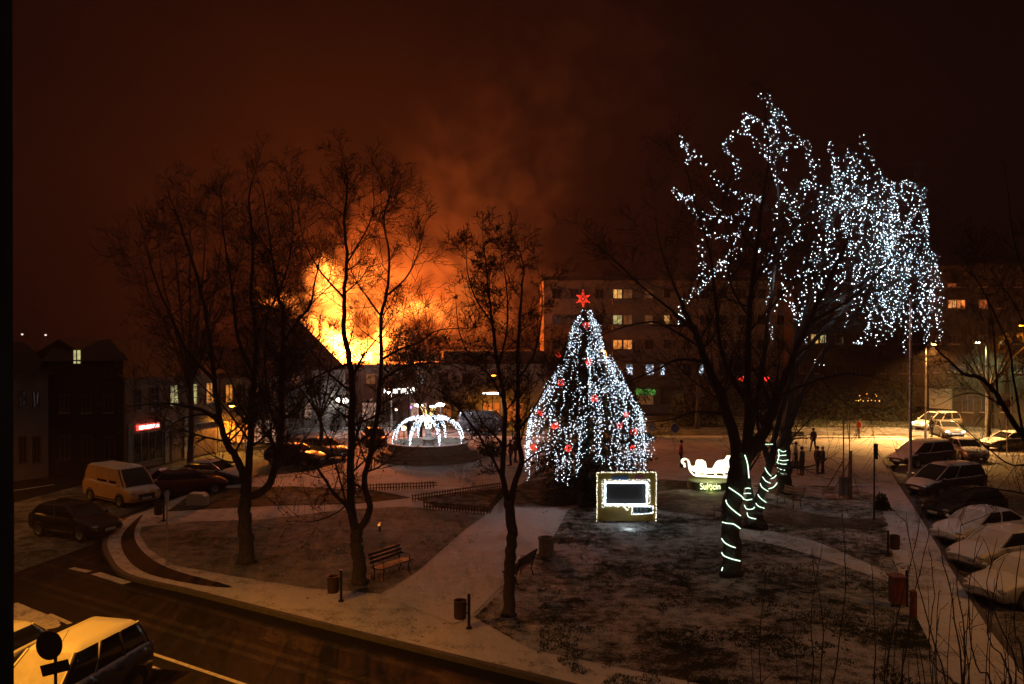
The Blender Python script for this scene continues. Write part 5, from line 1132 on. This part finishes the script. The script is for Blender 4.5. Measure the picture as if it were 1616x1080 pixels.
def car(label, kind, pos, head, pm, glass='carglass', group='parked cars', hl=False, tl=False, zb=-.118, rack=False, solid_rear=False, name='parked_car', cat='car', wipers=False):
    K = BODY[kind]; ang = math.atan2(head[1], head[0]); e = empty(name, (pos[0], pos[1], zb), ang); tag(e, label, cat, group)
    b = MB(); st = K['st']; rings = []
    for (x, zl, zt_, hw) in st:
        half = [(0, zl), (hw * .8, zl), (hw * .96, zl + .07), (hw, zl * .45 + zt_ * .55), (hw * .985, zt_ - .12), (hw * .93, zt_ - .03), (hw * .84, zt_), (hw * .4, zt_ + .025), (0, zt_ + .03)]
        rings.append([(x, y, z) for y, z in half] + [(x, -y, z) for y, z in half[-2:0:-1]])
    n = len(rings[0]); vs = [p for r in rings for p in r]; fs = []
    for i in range(len(rings) - 1):
        for j in range(n): fs.append((i * n + j, i * n + (j + 1) % n, (i + 1) * n + (j + 1) % n, (i + 1) * n + j))
    fs.append(tuple(reversed(range(n)))); fs.append(tuple((len(rings) - 1) * n + j for j in range(n))); b.add(vs, fs)
    xr0, xf0, xr1, xf1, zb_ = K['gh']; hw = K['W'] / 2; Hh = K['H']
    def loop(xr, xf, w_, z, rc=.16):
        pts = []
        for (cx_, cy2, a0) in ((xf - rc, w_ - rc * .6, 0), (xr + rc, w_ - rc * .6, 90), (xr + rc, -(w_ - rc * .6), 180), (xf - rc, -(w_ - rc * .6), 270)):
            for q in range(4): a = rad(a0 + q * 30); pts.append((cx_ + rc * math.cos(a), cy2 + rc * .6 * math.sin(a), z))
        return pts
    zm = zb_ * .5 + (Hh - .09) * .5
    l0 = loop(xr0, xf0, hw * .86, zb_ - .06); l1 = loop(xr0 * .5 + xr1 * .5, xf0 * .5 + xf1 * .5, hw * .83, zm); l2 = loop(xr1, xf1, hw * .72, Hh - .09); l3 = loop(xr1 + .1, xf1 - .14, hw * .64, Hh - .015); l4 = loop(xr1 + .5, xf1 - .5, hw * .35, Hh)
    m_ = 16
    # roof in body colour
    base = len(b.v); b.v += l2 + l3 + l4
    for r in range(2):
        for j in range(m_): b.f.append((base + r * m_ + j, base + r * m_ + (j + 1) % m_, base + (r + 1) * m_ + (j + 1) % m_, base + (r + 1) * m_ + j)); b.mi.append(0)
    b.f.append(tuple(base + 2 * m_ + j for j in range(m_))); b.mi.append(0)
    # pillars
    def pil(i0, r=.035):
        b.tube([l0[i0], l1[i0], l2[i0]], [r * 1.2, r, r], 6)
    for i0 in (1, 14, 6, 9): pil(i0, .045)
    for s in (1, -1):
        for fx in ((.47,) if kind in ('hatch', 'sedan') else (.36, .68)):
            x0 = xf0 + (xr0 - xf0) * fx; x1 = xf1 + (xr1 - xf1) * (fx * .95 + .02)
            b.tube([(x0, s * hw * .865, zb_ - .06), ((x0 + x1) / 2, s * hw * .835, zm), (x1, s * hw * .725, Hh - .09)], .035, 6)
    bo_ = b.build('body', pm, e, True); fixn(bo_)
    try:
        for p in bo_.data.polygons: p.use_smooth = True
        bo_.data.set_sharp_from_angle(angle=rad(40))
    except Exception: pass
    def gl(name, idx, m):
        q = MB()
        for j in idx:
            j2 = (j + 1) % m_; q.add([l0[j], l0[j2], l1[j2], l1[j], l2[j2], l2[j]], [(0, 1, 2, 3), (3, 2, 4, 5)])
        q.build(name, m, e, True)
    gm_ = M[glass] if isinstance(glass, str) else glass
    gl('windscreen', [15, 14, 0, 12, 13], gm_); gl('rear_window', [5, 6, 7, 8, 9], gm_)
    if kind != 'van': gl('side_window', [1, 2, 3, 4], M['carglass']); gl('side_window', [10, 11], M['carglass'])
    else:
        gl('side_panel', [1, 2, 3, 4], pm); gl('side_panel', [10, 11], pm)
        for s in (1, -1):
            for xa, xb, xc in ((.12, .95, .62), (-.95, -.05, -.05)):
                q = MB(); ya = s * (hw * .855 + .012); yb = s * (hw * .74 + .012); q.add([(xa, ya, zb_ + .04), (xb, ya, zb_ + .04), (xc, yb, Hh - .2), (xa, yb, Hh - .2)], [(0, 1, 2, 3)]); q.build('side_window', M['carglass'], e)
    rw = .31 if kind in ('hatch', 'sedan') else .34
    for sx in (1, -1):
        for sy in (1, -1):
            x = sx * K['wb'] / 2; y = sy * (hw - .09)
            q = MB(); Mx = Matrix.Translation((x, y, rw)) @ Matrix.Rotation(rad(90), 4, 'X')
            q.lathe([(rw * .62, -.10), (rw * .95, -.11), (rw, -.07), (rw, .07), (rw * .95, .11), (rw * .62, .10)], 20); q.v = [tuple(Mx @ Vector(v)) for v in q.v]; wh = q.build('wheel', M['tyre'], e, True)
            q = MB(); q.lathe([(0, -.085), (rw * .2, -.09), (rw * .6, -.075), (rw * .64, -.10)], 12); q.lathe([(0, .085), (rw * .2, .09), (rw * .6, .075), (rw * .64, .10)], 12); q.v = [tuple(Mx @ Vector(v)) for v in q.v]; q.build('rim', M['rim'], wh, True)
            q = MB(); arch = [(x + math.cos(a) * (rw + .045), sy * (hw * 1.0 + .004), rw + math.sin(a) * (rw + .045)) for a in [math.pi * k / 10 for k in range(11)]]; q.tube(arch, .022, 5); q.build('wheel_arch', M['grille'], e)
    xf = st[-2][0]; zf_ = st[-2][2]; fw = st[-2][3]; xr = st[1][0]; zr_ = st[1][2]
    for s in (1, -1):
        q = MB(); q.ball((xf - .02, s * fw * .78, zf_ - .10), 1, 10, 7, sc3=(.16, .17, .075)); q.build('headlight', M['hl_on' if hl else 'hl_off'], e, True)
        q = MB(); q.ball((xr + .03, s * st[1][3] * .88, zr_ - .12), 1, 8, 6, sc3=(.10, .10, .12)); q.build('tail_light', M['tl_on' if tl else 'tl_off'], e, True)
        q = MB(); q.ball((xf0 - .28, s * (hw + .09), zb_ + .03), 1, 8, 6, sc3=(.07, .10, .07)); q.tube([(xf0 - .26, s * hw * .85, zb_ - .01), (xf0 - .27, s * (hw + .05), zb_)], .02, 5); q.build('mirror', pm, e, True)
    for s in (1, -1):
        for x_ in (.15, -.75): q = MB(); q.box(x_ - .09, x_ + .09, s * hw * .985 - .02, s * hw * .985 + .035, zb_ - .17, zb_ - .14); q.build('door_handle', M['grille'], e)
        q = MB(); q.tube([(1.0, s * (hw * .99), .34), (-1.0, s * (hw * .99), .34)], .03, 5); q.build('side_sill', M['grille'], e)
    q = MB(); q.box(xf + .05, xf + .135, -fw * .5, fw * .5, .40, zf_ - .14); q.build('grille', M['grille'], e)
    q = MB(); q.box(xf + .137, xf + .19, -.26, .26, .42, .52); q.box(xr - .13, xr - .06, -.26, .26, .62, .73); q.build('number_plate', M['nplate'], e)
    if rack:
        for s in (1, -1): q = MB(); q.tube([(xr1 + .3, s * hw * .6, Hh - .01), (xr1 + .4, s * hw * .6, Hh + .05), (xf1 - .45, s * hw * .6, Hh + .05), (xf1 - .3, s * hw * .6, Hh - .01)], .018, 5); q.build('roof_rail', pm, e)
    if wipers:
        q = MB(); [q.tube([(xf0 - .02, y0, zb_ - .02), (xf0 - .22, y0 + .55, zb_ + .14)], .012, 4) for y0 in (-.6, -.02)]; q.build('wiper', M['grille'], e)
        q = MB(); q.tube([(xf1 - .25, .05, Hh - .02), (xf1 - .5, .05, Hh + .22)], .006, 4); q.build('aerial', M['grille'], e)
    if hl:
        for s in (1, -1): lights_glow('headlight_beam', (1, .9, .65), 25, (xf + .35, s * fw * .7, zf_ - .1), e)
    return e
pw_ = paint('white_paint_snowed', (.75, .75, .76), 1.0); pg_ = paint('silver_paint_snowed', (.42, .43, .44), .95); pdk = paint('dark_paint_car', (.02, .02, .024)); pdks = paint('dark_paint_snowed', (.03, .03, .035), .8)
prd = paint('dark_red_paint', (.10, .015, .012)); por = paint('sodium_tinted_van_paint', (.62, .36, .15), .2, .4, 0); pdt = paint('blue_grey_paint_snow_topped', (.07, .07, .085), 1.0); pgr = paint('grey_paint', (.12, .12, .13)); pbe = paint('beige_paint', (.4, .34, .26), .5)  # van base colour carries the orange cast of the sodium light
car('snow topped off-roader parked at the lower left corner', 'suv', (-10.2, 18.75), (-.22, -.97), pdt, 'snowglass', wipers=True)
car('snow covered car at the left edge beside the off-roader', 'hatch', (-13.1, 19.7), (-.22, -.97), pdt, 'snowglass')
p = P(108, 850, -.12); car('dark car alone on the left street beside the curved kerb', 'hatch', (p.x, p.y + .6), (1, -.42), pdk, hl=False)
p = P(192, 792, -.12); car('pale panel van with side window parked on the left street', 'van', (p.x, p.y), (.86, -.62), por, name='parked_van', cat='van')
p = P(296, 780, -.12); car('dark red car with its rear towards the van', 'hatch', (p.x, p.y), (.75, .5), prd)
p = P(335, 764, -.12); car('dark car with snowy windscreen behind the dark red one', 'sedan', (p.x, p.y), (.9, -.2), pdks)
p = P(466, 733, -.12); car('dark car parked left of the fountain among the trunks', 'hatch', (p.x, p.y), (1, -.3), pdk)
p = P(502, 727, -.12); car('dark car with glinting bonnet nearest the fountain', 'sedan', (p.x, p.y + 1.6), (.7, -.6), pgr)
p = P(590, 716, -.12); car('small car half hidden behind the trunks left of the fountain steps', 'hatch', (p.x - .6, p.y + 4), (.3, -.9), prd)
hd_ = (-.93, -.37)
def nose(px, py, L_): p = P(px, py, -.12); k = L_ / 2 / math.hypot(*hd_); return (p.x - hd_[0] * k, p.y - hd_[1] * k)
car('silver snow covered car nearest the camera in the right row', 'sedan', nose(1548, 958, 4.5), hd_, pg_, 'snowglass', group='cars parked along the right pavement')
car('silver snow covered hatchback second in the right row', 'hatch', nose(1518, 903, 4.1), hd_, pg_, 'snowglass', group='cars parked along the right pavement')
car('white snow covered sedan third in the right row', 'sedan', nose(1488, 862, 4.5), hd_, pw_, 'snowglass', group='cars parked along the right pavement')
car('black shiny car fourth in the right row', 'hatch', nose(1472, 824, 4.1), hd_, pdk, group='cars parked along the right pavement')
car('dark grey people carrier fifth in the right row', 'mpv', nose(1444, 784, 4.6), hd_, pdks, group='cars parked along the right pavement')
car('snow dusted people carrier at the far end of the right row', 'mpv', nose(1415, 738, 4.6), hd_, pdks, 'snowglass', group='cars parked along the right pavement')
p = P(1536, 726, -.12); car('car with orange-lit snowy bonnet facing the camera', 'sedan', (p.x, p.y + 1), (-.12, -1), pbe, group='cars on the parking lot')
p = P(1508, 692, -.12); car('moving car with headlights on approaching the lot', 'sedan', (p.x, p.y + 1.5), (-.15, -1), pgr, group='cars on the parking lot', hl=True, name='car')
p = P(1492, 681, -.12); car('pale car with bright headlights behind the moving one', 'mpv', (p.x, p.y + 1.5), (-.95, -.3), pbe, group='cars on the parking lot', hl=True, name='car')
p = P(1518, 674, -.12); car('dark car with a red tail light farthest up the street', 'hatch', (p.x, p.y + 2), (-1, .05), pgr, group='cars on the parking lot', tl=True, name='car')
p = P(1606, 712, -.12); car('dim car at the right edge behind the branches', 'sedan', (p.x, p.y + 1), (-.9, -.2), pdks, group='cars on the parking lot')
p = P(764, 680, -.12); car('silver blue van parked behind the fountain on its right', 'van', (p.x, p.y), (1, -.12), pgr, name='parked_van', cat='van')

# ------------------------------------------------------------------ people
SKIN = mat('skin', (.35, .2, .14), .6)
def skin_mesh(name, verts, edges, radii, m, parent, root=0, sub=1):
    me = bpy.data.meshes.new(name); me.from_pydata(verts, edges, []); me.materials.append(m); o = bpy.data.objects.new(name, me); col.objects.link(o); o.parent = parent
    md = o.modifiers.new('skin', 'SKIN'); md.use_smooth_shade = True
    for i, r in enumerate(radii): me.skin_vertices[0].data[i].radius = (r, r * .8) if not isinstance(r, tuple) else r
    me.skin_vertices[0].data[root].use_root = True
    s = o.modifiers.new('sub', 'SUBSURF'); s.levels = sub; s.render_levels = sub; return o
def ensure_skin(me):
    if not me.skin_vertices: pass
def person(label, px, py, hgt, face, coat, trou, hat=None, stride=.12, arm=0.0, hood=False, z=0.0):
    p = P(px, py, z); e = empty('person', (p.x, p.y, z), math.atan2(face[1], face[0])); tag(e, label, 'person', 'people on the square'); k = hgt / 1.75; S = lambda *v: tuple(c * k for c in v)
    V = [S(0, 0, .95), S(0, 0, 1.15), S(.0, 0, 1.38), S(.01, 0, 1.5), S(.03, 0, 1.62), S(.03, 0, 1.70), S(0, .17, 1.42), S(-.02, .23, 1.15), S(.06 + arm, .22, .92), S(.10 + arm, .21, .84), S(0, -.17, 1.42), S(-.02, -.23, 1.15), S(.06, -.22, .92), S(.10, -.21, .84),
         S(0, .09, .90), S(stride * .5 + .02, .10, .50), S(stride, .10, .08), S(stride + .13, .11, .03), S(0, -.09, .90), S(-stride * .3 + .02, -.10, .50), S(-stride, -.10, .08), S(-stride + .13, -.11, .03)]
    E = [(0, 1), (1, 2), (2, 3), (3, 4), (4, 5), (2, 6), (6, 7), (7, 8), (8, 9), (2, 10), (10, 11), (11, 12), (12, 13), (0, 14), (14, 15), (15, 16), (16, 17), (0, 18), (18, 19), (19, 20), (20, 21)]
    rd = [.12, .12, .13, .055, .098, .07, .065, .05, .035, .03, .065, .05, .035, .03, .085, .062, .045, .04, .085, .062, .045, .04]
    skin_mesh('body', V, E, [r * k for r in rd], SKIN, e)
    vi = [0, 1, 2, 3, 6, 7, 8, 10, 11, 12]; mp = {a: i for i, a in enumerate(vi)}
    skin_mesh('jacket', [V[0][:2] + (V[0][2] - .12 * k,) if i == 0 else V[i] for i in vi], [(mp[a], mp[b_]) for a, b_ in E if a in mp and b_ in mp], [r * k for r in (.165, .155, .165, .075, .09, .075, .06, .09, .075, .06)], coat, e)
    vi = [0, 14, 15, 16, 18, 19, 20]; mp = {a: i for i, a in enumerate(vi)}
    skin_mesh('trousers', [V[i] for i in vi], [(mp[a], mp[b_]) for a, b_ in E if a in mp and b_ in mp], [r * k for r in (.135, .105, .08, .065, .105, .08, .065)], trou, e)
    for s in (1, -1): q = MB(); q.ball(((stride * s + .06) * k, s * .10 * k, .045), 1, 8, 6, sc3=(.15 * k, .055 * k, .045)); q.build('shoe', M['tyre'], e, True)
    q = MB(); q.ball((.02 * k, 0, 1.665 * k), 1, 10, 7, sc3=(.115 * k, .105 * k, .10 * k)); q.build('hat' if hat else 'hair', hat or mat('hair', (.03, .02, .015), .8), e, True)
    return e
cb_ = mat('black_cloth', (.02, .02, .022), .9); cg_ = mat('olive_cloth', (.05, .055, .03), .9); cl_ = mat('pale_cloth', (.28, .24, .22), .9); cr_ = mat('red_cloth', (.28, .03, .02), .9); cj = mat('denim', (.03, .035, .06), .9)
person('person in a pale jacket, leftmost by the rope-ringed trunk', 1256, 737, 1.68, (1, -.2), cl_, cb_)
person('person in a dark olive coat standing at the lawn edge', 1266, 750, 1.76, (-.6, .6), cg_, cg_, hat=cb_, stride=.04)
person('person in black, left one of the close standing couple', 1290, 748, 1.74, (.8, .3), cb_, cb_)
person('person in dark jacket, right one of the close standing couple', 1299, 748, 1.72, (-.9, .1), cj, cb_, stride=.08, hat=cl_)
person('dark person walking far back behind the couple', 1284, 713, 1.78, (-.3, .9), cb_, cb_, stride=.2)
person('person in a red coat far back on the snowy plaza', 1356, 692, 1.65, (1, .3), cr_, cl_)
person('person in a red jacket standing left of the glowing sleigh', 1075, 738, 1.8, (1, -.1), cr_, cb_, hat=cb_, stride=.05)
person('person by the orange lamp pole beside the parked cars', 1471, 690, 1.8, (-.8, -.3), cb_, cb_)
person('person in a dark reddish coat left of the christmas tree', 806, 735, 1.74, (-.6, -.3), mat('rust_cloth', (.12, .03, .02), .9), cb_, stride=.1)
person('pale clothed child beside the person left of the christmas tree', 793, 733, 1.25, (.7, -.3), cl_, cj, stride=.06)
person('second dark person close to the left edge of the christmas tree', 813, 730, 1.76, (.6, .3), cb_, cb_, stride=.1)
